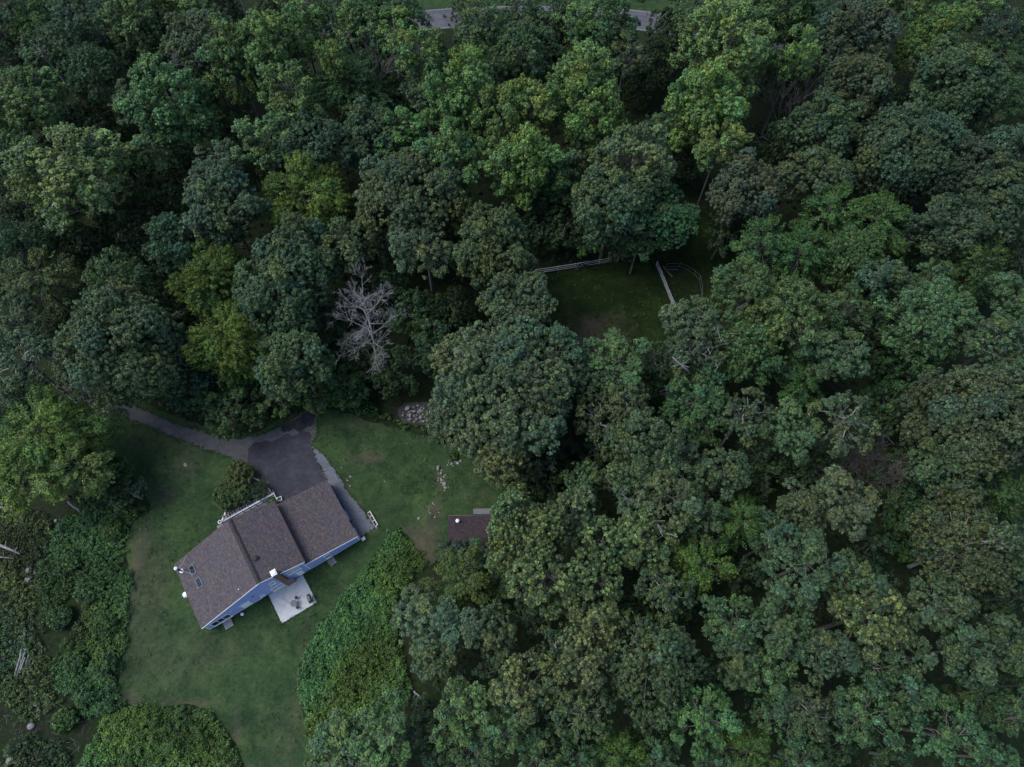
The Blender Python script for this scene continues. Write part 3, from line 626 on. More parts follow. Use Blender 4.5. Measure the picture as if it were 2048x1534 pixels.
ORD = ['nearest', 'second', 'third', 'fourth', 'fifth', 'sixth', 'seventh', 'eighth', 'ninth', 'tenth', 'eleventh', 'twelfth', 'thirteenth', 'fourteenth', 'fifteenth', 'sixteenth', 'seventeenth', 'eighteenth', 'nineteenth', 'twentieth'] + ['%dth' % k for k in range(21, 90)]
DIRS = ['to the right of', 'up and right of', 'straight above', 'up and left of', 'to the left of', 'down and left of', 'straight below', 'down and right of']
def octant(m, t): return int(round(math.atan2(m[1] - t[2], t[1] - m[0]) / (math.pi / 4))) % 8
def tree_labels():
    out = []
    auto = [t for t in TREES if len(t) < 7]
    for t in TREES:
        if len(t) >= 7: out.append(t[6]); continue
        best = None
        for m, nm in MARKS:
            o = octant(m, t); dist = math.hypot(t[1] - m[0], t[2] - m[1])
            if dist < 25: continue
            same = sorted(math.hypot(s[1] - m[0], s[2] - m[1]) for s in auto if s[0] == t[0] and octant(m, s) == o)
            rk = same.index(dist)
            score = dist + rk * 120 + max(0, rk - 6) * 400
            if best is None or score < best[0]: best = (score, rk, o, nm)
        _, rk, o, nm = best
        out.append('%s, %s %s %s' % (PHRASE[t[0]], ORD[rk], DIRS[o], nm))
    return out

LABELS = tree_labels()
protos = {}
for i, t in enumerate(TREES):
    kind, px, py, r, h = t[:5]; cf = t[5] if len(t) > 5 else (1, 1, 1)
    s = SPEC[kind]
    for _ in range(2):                                          # crown centre level depends on its size
        zc = max(1.0, h - (r * depth(px, py, h * 0.7) / FPX) * s['hz'] * 0.9)
        R = r * depth(px, py, zc) / FPX
    base = at(px, py, zc)
    Rr = min(SIZES[kind], key=lambda q: abs(math.log(q / R)))
    lib = LIB[(kind, Rr)]; vi = i % len(lib)
    jit = np.random.default_rng(500 + i).uniform(0.93, 1.07, 3)
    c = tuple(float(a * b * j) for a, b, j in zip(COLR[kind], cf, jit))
    fx = R / Rr * 1.02; fz = h / lib[vi][2]
    loc = (base.x, base.y, 0); rz = float(np.random.default_rng(900 + i).uniform(0, 6.28))
    key = (kind, Rr, vi)
    if key not in protos:
        root = thing(NAME[kind], LABELS[i], 'tree', loc, rz, GROUP[kind])
        root.scale = (fx, fx, fz)
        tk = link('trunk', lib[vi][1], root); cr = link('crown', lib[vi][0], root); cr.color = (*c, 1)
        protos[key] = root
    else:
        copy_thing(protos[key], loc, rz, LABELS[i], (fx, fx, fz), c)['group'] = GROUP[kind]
#@@REST

# ------------------------------------------------------------------ the house (its own axes: x along the long wall, y into the house)
HX, HRZ = at(422, 1258), math.radians(32.205)
def hw(x, y, z=0.0):
    return HX + Vector((x * math.cos(HRZ) - y * math.sin(HRZ), x * math.sin(HRZ) + y * math.cos(HRZ), z))
house = thing('house', 'blue-sided house with brown shingle roof, brick chimney and lower garage wing', 'house', HX, HRZ)
WZ0, WZ1, RX, RZ, EX, EZ, GX, GZ0, GZ1, D = 2.72, 2.72, 9.8, 7.05, 15.55, 4.86, 23.4, 3.48, 2.22, 10.0
sW, sE, sG = (RZ - WZ0) / RX, (RZ - EZ) / (EX - RX), (GZ0 - GZ1) / (GX - EX)
MB().box(0.03, GX - 0.03, 0.03, D - 0.03, -0.2, 0.30).build('foundation', plain('foundation', (0.32, 0.32, 0.31), 0.9), house)
MB().prism([(0, 0.30), (EX, 0.30), (EX, EZ), (RX, RZ), (0, WZ0)], 0.0, D).build('wall', SIDING, house)
MB().prism([(EX + 0.004, 0.30), (GX, 0.30), (GX, GZ1), (EX + 0.004, GZ0)], 0.002, D - 0.1).build('wall', SIDING, house)
# clapboards: every course a wedge
sid = MB(); z = 0.30
while z < RZ - 0.1:
    z1 = z + 0.15
    xl = max(0.0, (z1 - WZ0) / sW) + 0.02; xr = EX if z1 < EZ else RX + (RZ - z1) / sE
    xr -= 0.02
    if z1 < GZ0: xr = max(xr, min(GX, EX + (GZ0 - z1) / sG if z1 > GZ1 else GX)) - 0.02
    if xr - xl > 0.1:
        sid.add([(xl, -0.005, z), (xr, -0.005, z), (xr, -0.032, z), (xl, -0.032, z), (xl, -0.005, z1), (xr, -0.005, z1), (xr, -0.012, z1), (xl, -0.012, z1)],
                [(0, 1, 2, 3), (3, 2, 6, 7), (7, 6, 5, 4), (0, 3, 7, 4), (1, 5, 6, 2)])
    if z1 < GZ1:
        sid.add([(GX + 0.002, 0.02, z), (GX + 0.002, D - 0.12, z), (GX + 0.03, D - 0.12, z), (GX + 0.03, 0.02, z), (GX + 0.002, 0.02, z1), (GX + 0.002, D - 0.12, z1), (GX + 0.01, D - 0.12, z1), (GX + 0.01, 0.02, z1)],
                [(0, 3, 2, 1), (3, 7, 6, 2), (4, 5, 6, 7)])
    z = z1
sid.build('clapboard', SIDING, house, kind='stuff')

def roof(name, x0, z0, x1, z1, ya, yb, th=0.16):
    """slab from (x0,z0) to (x1,z1) in the house section with rows of shingles on it"""
    L = math.hypot(x1 - x0, z1 - z0); u = Vector(((x1 - x0) / L, 0, (z1 - z0) / L)); nrm = Vector((-u.z, 0, u.x))
    a, b = Vector((x0, 0, z0)), Vector((x1, 0, z1))
    poly = [(p.x, p.z) for p in (a - nrm * th, b - nrm * th, b, a)]
    r = MB().prism(poly, ya, yb).build(name, ROOF_BASE, house)
    sh = MB(); R = random.Random(hash(name) % 1000 + int(x0 * 10))
    down = a if z0 < z1 else b; dirv = u if z0 < z1 else -u
    pal = [(0.090, 0.074, 0.078), (0.078, 0.066, 0.073), (0.102, 0.084, 0.082), (0.066, 0.059, 0.070), (0.086, 0.075, 0.082), (0.118, 0.096, 0.082), (0.080, 0.072, 0.084)]
    k = 0; e = 0.17
    while k * e < L:
        y = ya - R.uniform(0, 0.3)
        while y < yb:
            w = R.choice((0.16, 0.20, 0.24, 0.28, 0.34)); y0, y1 = max(ya, y + 0.006), min(yb, y + w); y += w
            if y1 - y0 < 0.03: continue
            s0, s1 = k * e - R.uniform(0, 0.012), min(L, (k + 1) * e + 0.03)
            h0 = 0.022 + R.uniform(0, 0.014)
            p0, p1 = down + dirv * s0, down + dirv * s1
            q = [p0 + nrm * h0, p1 + nrm * 0.006, p0 + nrm * 0.001]
            sh.add([(q[0].x, y0, q[0].z), (q[0].x, y1, q[0].z), (q[1].x, y1, q[1].z), (q[1].x, y0, q[1].z), (q[2].x, y0, q[2].z), (q[2].x, y1, q[2].z)],
                   [(0, 1, 2, 3) if z0 > z1 else (3, 2, 1, 0), (0, 4, 5, 1), (0, 3, 4), (1, 5, 2)], tuple(c * R.uniform(0.82, 1.2) for c in R.choice(pal)))
        k += 1
    s = sh.build('shingle', SHINGLE, r, tint=True, kind='stuff')
    # white rake boards closing the two gable ends
    for yy0, yy1 in ((ya - 0.045, ya - 0.003), (yb + 0.003, yb + 0.045)):
        MB().prism([(p.x, p.z) for p in (a - nrm * (th + 0.05), b - nrm * (th + 0.05), b + nrm * 0.02, a + nrm * 0.02)], yy0, yy1).build('rake_board', WHITE if yy0 < 0 else BROWNWOOD, r)
    return r, a, b, u, nrm
ro_w = roof('roof', -0.28, 2.76, RX, 7.22, -0.08, D + 0.1)
ro_e = roof('roof', RX + 0.004, 7.22, 15.82, 4.92, -0.08, D + 0.1)
ro_g = roof('roof', EX + 0.02, 3.66, 23.52, 2.38, -0.06, D - 0.05)
MB().box(-0.36, -0.29, -0.08, D + 0.1, 2.60, 2.74).build('gutter', BROWNWOOD, house)
MB().box(15.83, 15.90, -0.08, D + 0.1, 4.76, 4.90).build('gutter', BROWNWOOD, house)
# raised ridge vent under cap shingles
for k in range(34):
    y0 = -0.08 + k * 0.2995
    v = MB(); zc = 7.25
    c = random.uniform(0.8, 1.15); cc = (0.054 * c, 0.044 * c, 0.044 * c)
    v.prism([(RX - 0.20, zc - 0.055), (RX, zc + 0.035), (RX + 0.20, zc - 0.045), (RX + 0.20, zc - 0.01), (RX, zc + 0.075 + 0.01 * (k % 2)), (RX - 0.20, zc - 0.02)], y0 + 0.004, y0 + 0.298, cc)
    v.build('ridge_cap', SHINGLE, house, tint=True)
MB().prism([(RX - 0.36, 7.08), (RX - 0.205, 7.145), (RX - 0.205, 7.195), (RX - 0.36, 7.13)], -0.07, D + 0.09).prism([(RX + 0.205, 7.15), (RX + 0.36, 7.09), (RX + 0.36, 7.14), (RX + 0.205, 7.20)], -0.07, D + 0.09).build('ridge_vent', DARKMETAL, house)
# white corner boards
for x0, x1, z1 in ((-0.02, 0.12, 2.70), (15.40, 15.53, 4.85), (23.28, 23.42, 2.22)):
    MB().box(x0, x1, -0.06, -0.034, 0.28, z1).build('corner_board', WHITE, house)
MB().box(23.434, 23.60, 0.02, 1.8, 0.02, 0.95).build('wall_panel', CREAM, house)
MB().box(23.434, 23.60, 3.38, 4.79, 0.02, 0.95).build('wall_panel', CREAM, house)
MB().box(0.13, 7.9, -0.055, -0.033, 0.22, 0.36).build('base_trim', WHITE, house)
MB().box(15.6, 23.27, -0.055, -0.033, 0.22, 0.32).build('base_trim', WHITE, house)

def window(x0, x1, z0, z1, cols=1, rows=1, blinds=False, sill=True, fr=0.085):
    m = MB()
    m.box(x0, x1, -0.10, -0.034, z1 - fr, z1).box(x0, x1, -0.10, -0.034, z0, z0 + fr)
    m.box(x0, x0 + fr, -0.098, -0.034, z0 + fr, z1 - fr).box(x1 - fr, x1, -0.098, -0.034, z0 + fr, z1 - fr)
    w = m.build('window', WHITE, house)
    cw = (x1 - x0 - 2 * fr) / cols; ch = (z1 - z0 - 2 * fr) / rows
    for i in range(cols):
        for j in range(rows):
            a, b = x0 + fr + i * cw, x0 + fr + (i + 1) * cw; c, d = z0 + fr + j * ch, z0 + fr + (j + 1) * ch
            MB().box(a + 0.012, b - 0.012, -0.058, -0.036, c + 0.012, d - 0.012).build('pane', GLASS, w)
            if blinds:
                q = MB(); n = int((d - c) / 0.085)
                for k in range(n): q.box(a + 0.03, b - 0.03, -0.070, -0.0595, c + 0.02 + k * 0.085, c + 0.065 + k * 0.085)
                q.build('blind', CREAM, w)
    for i in range(1, cols): MB().box(x0 + fr + i * cw - 0.03, x0 + fr + i * cw + 0.03, -0.092, -0.036, z0 + fr, z1 - fr).build('mullion', WHITE, w)
    if sill: MB().box(x0 - 0.05, x1 + 0.05, -0.16, -0.034, z0 - 0.06, z0 - 0.003).build('sill', WHITE, w)
    return w
window(0.70, 3.42, 0.42, 2.36, 3, 1)
window(7.92, 8.54, 1.10, 1.70)
window(10.26, 11.16, 3.40, 4.66, 1, 1, True)
window(9.65, 11.36, 0.34, 1.96, 2, 1, True)
window(12.95, 14.84, 3.38, 4.70, 2, 1, True)
MB().box(7.40, 7.66, -0.10, -0.034, 3.26, 3.44).build('wall_vent', DARKMETAL, house)
MB().box(0.34, 0.46, -0.12, -0.034, 2.02, 2.14).build('wall_lamp', WHITE, house)
MB().box(3.78, 3.90, -0.12, -0.034, 2.30, 2.42).build('wall_lamp', WHITE, house)
MB().box(8.16, 8.30, -0.14, -0.034, 1.95, 2.07).build('wall_lamp', WHITE, house)
def door(x0, x1, z0, z1, hood=True, lites=0):
    m = MB(); m.box(x0, x1, -0.085, -0.034, z0, z1)
    d = m.build('door', WHITE, house)
    MB().box(x0 - 0.09, x1 + 0.09, -0.14, -0.034, z1 + 0.003, z1 + 0.10).build('door_head', WHITE, d)
    for k in range(2):
        for j in range(2):
            xa = x0 + 0.10 + k * (x1 - x0 - 0.10) / 2; za = z0 + 0.14 + j * (z1 - z0) / 2
            if lites and j == 1: MB().box(xa, xa + (x1 - x0 - 0.3) / 2, -0.098, -0.087, za, za + (z1 - z0) / 2 - 0.28).build('pane', GLASS, d)
            else: MB().box(xa, xa + (x1 - x0 - 0.3) / 2, -0.096, -0.087, za, za + (z1 - z0) / 2 - 0.28).build('door_panel', WHITE, d)
    MB().tube([(x1 - 0.10, -0.088, z0 + 1.0), (x1 - 0.10, -0.16, z0 + 1.0), (x1 - 0.22, -0.16, z0 + 1.0)], 0.02, 6).build('handle', STEEL, d)
    return d
door(5.25, 6.55, 0.36, 2.44)
door(13.72, 14.60, 0.32, 2.16)
door(18.12, 18.95, 0.10, 2.14, lites=1)

# brick chimney with a shouldered right side, each brick laid singly on the faces in view
ch = MB()
ch.prism([(11.72, -0.1), (13.00, -0.1), (13.00, 1.35), (12.50, 2.15), (12.50, 7.86), (11.76, 7.86)], -0.44, -0.036)
chim = ch.build('chimney', MORTAR, house)
MB().prism([(11.76, 6.5), (12.50, 6.5), (12.50, 7.859), (11.76, 7.859)], -0.034, 0.30).build('chimney_back', MORTAR, chim)
bm_ = MB(); R = random.Random(3); z = -0.02; row = 0
bcol = [(0.25, 0.13, 0.078), (0.29, 0.15, 0.088), (0.21, 0.11, 0.072), (0.33, 0.185, 0.115), (0.18, 0.105, 0.075)]
while z < 7.82:
    xr = 13.0 if z < 1.3 else max(12.50, 13.0 - (z - 1.3) * 0.625)
    x = 11.735 - (0.11 if row % 2 else 0.0)
    while x < xr - 0.02:
        a, b = max(11.735, x), min(xr - 0.01, x + 0.205)
        if b - a > 0.03:
            c = R.choice(bcol)
            if 0.8 < z < 2.6 and 12.0 < x < 12.5: c = tuple(0.5 * q + 0.10 for q in c)           # pale bloom on the face
            bm_.add([(a, -0.442, z), (b, -0.442, z), (b, -0.442, z + 0.062), (a, -0.442, z + 0.062), (a, -0.456, z), (b, -0.456, z), (b, -0.456, z + 0.062), (a, -0.456, z + 0.062)],
                    [(4, 5, 6, 7), (7, 6, 2, 3), (0, 4, 7, 3), (1, 2, 6, 5), (0, 1, 5, 4)], tuple(q * R.uniform(0.85, 1.15) for q in c))
        x += 0.22
    if z > 2.2:                                                   # right hand face above the shoulder
        y = -0.43 + (0.11 if row % 2 else 0)
        while y < (0.28 if z > 6.5 else -0.06):
            c = R.choice(bcol)
            bm_.add([(12.502, y, z), (12.502, y + 0.19, z), (12.502, y + 0.19, z + 0.062), (12.502, y, z + 0.062), (12.515, y, z), (12.515, y + 0.19, z), (12.515, y + 0.19, z + 0.062), (12.515, y, z + 0.062)],
                    [(5, 4, 7, 6), (4, 0, 3, 7), (1, 5, 6, 2), (7, 3, 2, 6)], c)
            y += 0.22
    z += 0.075; row += 1
bm_.build('brick', BRICK, chim, tint=True, kind='stuff')
MB().prism([(12.49, 2.20), (13.06, 1.30), (13.06, 1.40), (12.49, 2.32)], -0.47, -0.03).build('shoulder_slab', STEEL, chim)
MB().bevelbox(11.73, 12.53, -0.50, 0.34, 7.862, 7.99, 0.03).bevelbox(11.85, 12.41, -0.36, 0.20, 7.99, 8.10, 0.03).build('chimney_cap', WHITE, chim)

def on_w(x): return 2.76 + (x + 0.28) * (7.22 - 2.76) / (RX + 0.28)
def on_e(x): return 7.22 - (x - RX) * (7.22 - 4.92) / (15.82 - RX)
angW = math.atan2(7.22 - 2.76, RX + 0.28)
for cx, cyy in ((1.98, 7.66), (2.10, 5.50)):
    MM = Matrix.Translation((cx, cyy, on_w(cx) + 0.02)) @ Matrix.Rotation(-angW, 4, 'Y')
    m = MB(); w, h, t = 0.44, 0.70, 0.07
    for b in ((-w, w, h - t, h), (-w, w, -h, -h + t), (-w, -w + t, -h + t, h - t), (w - t, w, -h + t, h - t)): m.box(*b, 0.0, 0.13, M=MM)
    s = m.build('skylight', plain('skylight_frame', (0.16, 0.20, 0.26), 0.4, 0.5), house)
    MB().box(-w + t + 0.004, w - t - 0.004, -h + t + 0.004, h - t - 0.004, 0.03, 0.10, M=MM).build('pane', GLASS, s)
x = 10.62; p = MB().lathe([(0.34, on_e(x) - 0.12), (0.34, on_e(x) + 0.10), (0.40, on_e(x) + 0.11), (0.40, on_e(x) + 0.20), (0.25, on_e(x) + 0.27)], 20, x, 3.35); p.build('roof_vent', DARKMETAL, house, smooth=False)
x = 6.93; MB().cyl(x, 0.95, on_w(x) - 0.05, on_w(x) + 0.42, 0.06, 10).build('vent_pipe', WHITE, house)
# tall stove pipe on guy wires at the low corner of the roof
fx_, fy_ = 0.42, 8.55
fl = MB().cyl(fx_, fy_, on_w(fx_) - 0.1, on_w(fx_) + 2.0, 0.13, 14).build('stove_pipe', DARKMETAL, house)
MB().lathe([(0.30, on_w(fx_) - 0.02), (0.30, on_w(fx_) + 0.10), (0.16, on_w(fx_) + 0.18)], 16, fx_, fy_).build('pipe_collar', WHITE, fl)
MB().lathe([(0.14, on_w(fx_) + 2.0), (0.24, on_w(fx_) + 2.06), (0.24, on_w(fx_) + 2.16), (0.04, on_w(fx_) + 2.30)], 16, fx_, fy_).build('pipe_cap', WHITE, fl)
for gx, gy in ((2.0, 9.9), (1.9, 6.9)):
    MB().tube([(fx_, fy_, on_w(fx_) + 1.2), (gx, gy, on_w(gx) + 0.04)], 0.022, 5).build('guy_wire', PALEMETAL, fl)

# overhead wire to the house corner
w0 = hw(0.1, 9.7, 3.0); w1 = at(205, 1000, 7.5); pts = []
for k in range(25):
    t = k / 24; p = w0.lerp(w1, t); p.z -= 2.0 * t * (1 - t); pts.append(p)
wire = MB().tube(pts, 0.018, 4); tag(wire.build('overhead_wire', DARKMETAL), 'thin overhead wire running from the low roof corner to the bramble edge', 'wire')

# ------------------------------------------------------------------ patio and what stands on it
def local_slab(name, x0, x1, y0, y1, z0, z1, m, r=0.02):
    o = MB().bevelbox(x0, x1, y0, y1, z0, z1, r).build(name, m, None, kind='structure'); o.location = HX; o.rotation_euler = (0, 0, HRZ); return o
CONC = ground_material('patio_concrete', 'concrete')
local_slab('patio', 8.75, 14.12, -0.86, -0.05, -0.1, 0.085, CONC)
local_slab('patio', 8.75, 14.15, -4.64, -0.868, -0.1, 0.08, CONC)
PZ = 0.08
def at_h(x, y, z=0): p = hw(x, y, z); return p
t = thing('patio_table', 'round dark metal table on the concrete patio', 'table', at_h(11.42, -3.22, PZ), HRZ)
tt = MB().lathe([(0.44, 0.70), (0.46, 0.71), (0.46, 0.735), (0.42, 0.74)], 28); tt.build('table_top', plain('table_top', (0.12, 0.12, 0.13), 0.5, 0.4, var=0.3, scale=8), t)
MB().cyl(0, 0, 0.03, 0.70, 0.035, 10).build('table_post', DARKMETAL, t)
for k in range(4):
    a = k * math.pi / 2 + 0.4; MB().tube([(0, 0, 0.10), (0.2 * math.cos(a), 0.2 * math.sin(a), 0.07), (0.34 * math.cos(a), 0.34 * math.sin(a), 0.0)], 0.018, 6).build('leg', DARKMETAL, t)
def patio_chair(x, y, rz, label):
    c = thing('patio_chair', label, 'chair', at_h(x, y, PZ), HRZ + rz, 'metal chairs at the patio table')
    MB().lathe([(0.20, 0.43), (0.22, 0.44), (0.22, 0.46), (0.18, 0.47)], 18).build('seat', DARKMETAL, c)
    for k in range(4):
        a = k * math.pi / 2 + math.pi / 4; MB().tube([(0.17 * math.cos(a), 0.17 * math.sin(a), 0.43), (0.25 * math.cos(a), 0.25 * math.sin(a), 0.0)], 0.014, 6).build('leg', DARKMETAL, c)
    b = MB(); arc = [(0.24 * math.cos(q), 0.24 * math.sin(q), 0.85 - 0.10 * abs(q) ** 2) for q in np.linspace(-1.0, 1.0, 9)]
    b.tube([(arc[0][0], arc[0][1], 0.45)] + arc + [(arc[-1][0], arc[-1][1], 0.45)], 0.014, 6)
    for q in (-0.6, -0.2, 0.2, 0.6): b.tube([(0.235 * math.cos(q), 0.235 * math.sin(q), 0.85 - 0.1 * q * q), (0.19 * math.cos(q), 0.19 * math.sin(q), 0.46)], 0.009, 5)
    b.build('backrest', DARKMETAL, c)
patio_chair(12.02, -2.66, math.atan2(0.55, 0.6), 'dark round-seated chair on the house side of the patio table')
patio_chair(11.62, -3.95, math.atan2(-0.75, 0.2), 'dark round-seated chair on the lawn side of the patio table')
gr = thing('barbecue_grill', 'black lidded gas grill at the outer corner of the patio', 'grill', at_h(13.62, -3.85, PZ), HRZ + math.pi / 2 - 0.15)
MB().bevelbox(-0.38, 0.38, -0.27, 0.27, 0.12, 0.80, 0.02).build('cabinet', DARKMETAL, gr)
lid = MB(); prof = [(0.30 * math.cos(a) * -1, 0.82 + 0.28 * math.sin(a)) for a in np.linspace(0, math.pi, 10)]
vs = [(x, y, z) for x in (-0.38, 0.38) for y, z in prof]; n_ = len(prof)
lid.add(vs, [(i, i + 1, i + 1 + n_, i + n_) for i in range(n_ - 1)] + [tuple(range(n_ - 1, -1, -1)), tuple(range(n_, 2 * n_)), (0, n_, 2 * n_ - 1, n_ - 1)])
ld = lid.build('lid', plain('grill_lid', (0.06, 0.06, 0.065), 0.35, 0.5), gr); MB().tube([(-0.3, -0.30, 0.92), (-0.3, -0.36, 0.92), (0.3, -0.36, 0.92), (0.3, -0.30, 0.92)], 0.015, 6).build('handle', STEEL, ld)
for s_ in (-1, 1): MB().bevelbox(*(sorted((s_ * 0.39, s_ * 0.68))), -0.24, 0.24, 0.78, 0.82, 0.01).build('side_shelf', DARKMETAL, gr)
for sx in (-1, 1):
    for sy in (-1, 1): MB().tube([(sx * 0.33, sy * 0.22 - 0.03, 0.06), (sx * 0.33, sy * 0.22 + 0.03, 0.06)], 0.06, 10).build('wheel', DARKMETAL, gr)
hs = []
for k in range(30):
    q = k / 29; p = at_h(9.75 + 1.5 * q, -1.15 - 1.9 * q + 0.18 * math.sin(6 * q), PZ + 0.02); hs.append(p)
tag(MB().tube(hs, 0.015, 5).build('garden_hose', DARKMETAL), 'thin dark cord lying across the patio towards the round table', 'hose')
st = thing('wooden_step', 'grey wooden landing step below the three-panel glass door', 'step', at_h(2.35, -0.08), HRZ)
for k in range(7): MB().bevelbox(-0.62, 0.62, -0.165 - k * 0.17, -0.01 - k * 0.17, 0.16, 0.20, 0.006).build('board', GREYWOOD, st)
for sx in (-1, 1): MB().box(sx * 0.55 - 0.04, sx * 0.55 + 0.04, -1.18, -0.02, 0.0, 0.158).build('bearer', GREYWOOD, st)
st = thing('stone_step', 'rough stone step on the grass below the garage side door', 'step', at_h(18.5, -0.45), HRZ)
for k, (x0, x1, y0, y1, zt) in enumerate([(-0.55, 0.0, -0.30, 0.25, 0.16), (0.03, 0.55, -0.26, 0.28, 0.14), (-0.42, 0.05, -0.72, -0.34, 0.09), (0.09, 0.60, -0.66, -0.32, 0.08)]): MB().bevelbox(x0, x1, y0, y1, -0.05, zt, 0.05).build('slab', STONE, st)

# propane tank under the low eave
tk = thing('propane_tank', 'white rounded propane tank tucked under the low eave of the house', 'tank', at_h(-0.80, 6.1), HRZ + math.pi / 2)
pr_ = [(0.02, -0.68), (0.24, -0.64), (0.38, -0.52), (0.43, -0.38), (0.43, 0.38), (0.38, 0.52), (0.24, 0.64), (0.02, 0.68)]
m = MB(); vs = []
for r_, y_ in pr_:
    for k in range(20): vs.append((r_ * math.cos(k * math.pi / 10), y_, 0.62 + r_ * math.sin(k * math.pi / 10)))
m.add(vs, [(i * 20 + k, i * 20 + (k + 1) % 20, (i + 1) * 20 + (k + 1) % 20, (i + 1) * 20 + k) for i in range(7) for k in range(20)] + [tuple(range(19, -1, -1)), tuple(range(140, 160))])
m.build('tank_body', WHITE, tk, smooth=True)
for yy in (-0.3, 0.3): MB().box(-0.28, 0.28, yy - 0.06, yy + 0.06, 0.0, 0.26).build('foot', GREYWOOD, tk)
MB().lathe([(0.12, 1.0), (0.14, 1.02), (0.14, 1.12), (0.05, 1.16)], 14).build('valve_dome', WHITE, tk)

def stone_mesh(seed, rough=0.28):
    bm = bmesh.new(); bmesh.ops.create_icosphere(bm, subdivisions=2, radius=1.0)
    R = random.Random(seed); off = [Vector((R.uniform(-1, 1), R.uniform(-1, 1), R.uniform(-1, 1))).normalized() for _ in range(7)]; amt = [R.uniform(0.5, 0.95) for _ in off]
    for v in bm.verts:
        c = v.co.copy()
        for o_, a_ in zip(off, amt):
            d_ = c.dot(o_)
            if d_ > a_: c -= o_ * (d_ - a_) * 0.85          # flat broken faces
        v.co = c * (1 + R.uniform(-0.05, 0.05))
    me = bpy.data.meshes.new('stone'); bm.to_mesh(me); bm.free(); me.materials.append(STONE); return me
STONES = [stone_mesh(k) for k in range(7)]
def stone(px, py, size, label, group=None, z=0.0, name='stone', flat=0.6):
    o = link(name, STONES[random.randrange(7)]); p = at(px, py)
    o.location = (p.x, p.y, z + size * flat * 0.35); o.rotation_euler = (random.uniform(-0.3, 0.3), random.uniform(-0.3, 0.3), random.uniform(0, 6.28))
    o.scale = (size * random.uniform(0.8, 1.25), size * random.uniform(0.7, 1.1), size * flat * random.uniform(0.8, 1.2))
    return tag(o, label, 'rock' if name == 'boulder' else 'stone', group)
R = random.Random(5)
for k in range(70):
    a, r = R.uniform(0, 6.28), math.sqrt(R.random())
    x, y = 838 + 36 * r * math.cos(a), 828 + 17 * r * math.sin(a)
    stone(x, y, R.uniform(0.09, 0.24) if k > 7 else R.uniform(0.26, 0.42), 'broken grey stone in the rubble heap beside the largest rounded crown', 'stones of the rubble heap', z=R.uniform(0, 0.25))
sheet('rubble_soil', smooth_outline(pxpoly([(798, 815), (820, 806), (870, 808), (880, 835), (862, 850), (820, 848), (800, 838)]), 0.5, True, 0.1), 0.012, plain('rubble_grit', (0.062, 0.055, 0.050), 0.95, 0.1, var=0.6, scale=5, bump=0.7), 2.0)
for k in range(26):
    q = R.random(); x, y = 877 + 14 * q + R.gauss(0, 4), 936 + 40 * q + R.gauss(0, 4)
    stone(x, y, R.uniform(0.09, 0.26), 'pale stone in the small rockery strip on the shed lawn', 'stones of the rockery strip')
stone(876, 937, 0.36, 'largest round pale stone at the head of the rockery strip', 'stones of the rockery strip', name='boulder', flat=0.9)
for k, (x, y) in enumerate([(898, 925), (903, 928), (910, 923), (915, 926), (921, 922), (906, 932), (895, 930)]):
    stone(x, y, R.uniform(0.12, 0.28), 'small pale stone in the loose cluster beyond the rockery strip', 'loose stones beyond the rockery')
for k, (x, y) in enumerate([(858, 1021), (860, 1026), (876, 1020), (878, 1025), (870, 1034), (868, 1009), (866, 1006), (859, 1016)]):
    stone(x, y, R.uniform(0.09, 0.18), 'tiny pale stone edging the bare patch before the shed', 'stones edging the bare patch')
stone(838, 1037, 0.26, 'lone flat pale stone on the grass before the shed', None)
for x, y in [(683, 935), (695, 961), (700, 972), (701, 953)]: stone(x, y, R.uniform(0.10, 0.2), 'small pale stone along the outer edge of the gravel path', 'stones by the gravel path')
stone(770, 963, 0.14, 'single white stone alone on the mown grass beside the gravel', None)
stone(371, 930, 0.36, 'pale flat boulder in the front lawn near the driveway', None, name='boulder', flat=0.35)
ball = thing('white_ball', 'small white ball on the grass beside the pale house wall', 'ball', at_h(4.57, -0.55), HRZ); MB().lathe([(0.03, 0.0), (0.17, 0.06), (0.24, 0.2), (0.22, 0.34), (0.1, 0.44), (0.02, 0.46)], 16).build('shell', WHITE, ball, smooth=True)
SCRUB = sorted([(70, 1143), (58, 1158), (48, 1165), (28, 1180), (47, 1180), (26, 1223), (49, 1230), (22, 1283), (26, 1300), (72, 1408), (78, 1422), (63, 1452), (57, 1502), (38, 1492), (82, 1396), (20, 1495), (112, 1042), (68, 1085)], key=lambda q: q[1])
NTH = ['first', 'second', 'third', 'fourth', 'fifth', 'sixth', 'seventh', 'eighth', 'ninth', 'tenth', 'eleventh', 'twelfth', 'thirteenth', 'fourteenth', 'fifteenth', 'sixteenth', 'seventeenth', 'eighteenth']
for ns, (x, y) in enumerate(SCRUB):
    big = (x, y) in ((58, 1158), (63, 1452)); stone(x, y, R.uniform(0.2, 0.34) if not big else 0.55, 'pale stone in the left scrub, %s from the top' % NTH[ns], 'stones in the scrub at the left edge')
stone(20, 1522, 0.85, 'largest pale boulder, in the bottom left corner of the scrub', None, name='boulder', flat=0.5)
stone(58, 1141, 0.62, 'long pale boulder in the left scrub above the log heap', None, name='boulder', flat=0.5)
for x, y in [(242, 1394), (245, 1398), (250, 1400), (256, 1062), (262, 1218), (264, 1222)]: stone(x, y, R.uniform(0.08, 0.17), 'small stone along the bramble edge of the lawn', 'stones along the lawn edge')
pn = thing('white_crate', 'small white box standing just off the garage corner', 'box', at_h(23.95, -0.22), HRZ); MB().bevelbox(-0.26, 0.26, -0.22, 0.22, 0.0, 0.46, 0.03).build('box_body', CREAM, pn); MB().bevelbox(-0.28, 0.28, -0.24, 0.24, 0.463, 0.52, 0.02).build('lid', CREAM, pn)
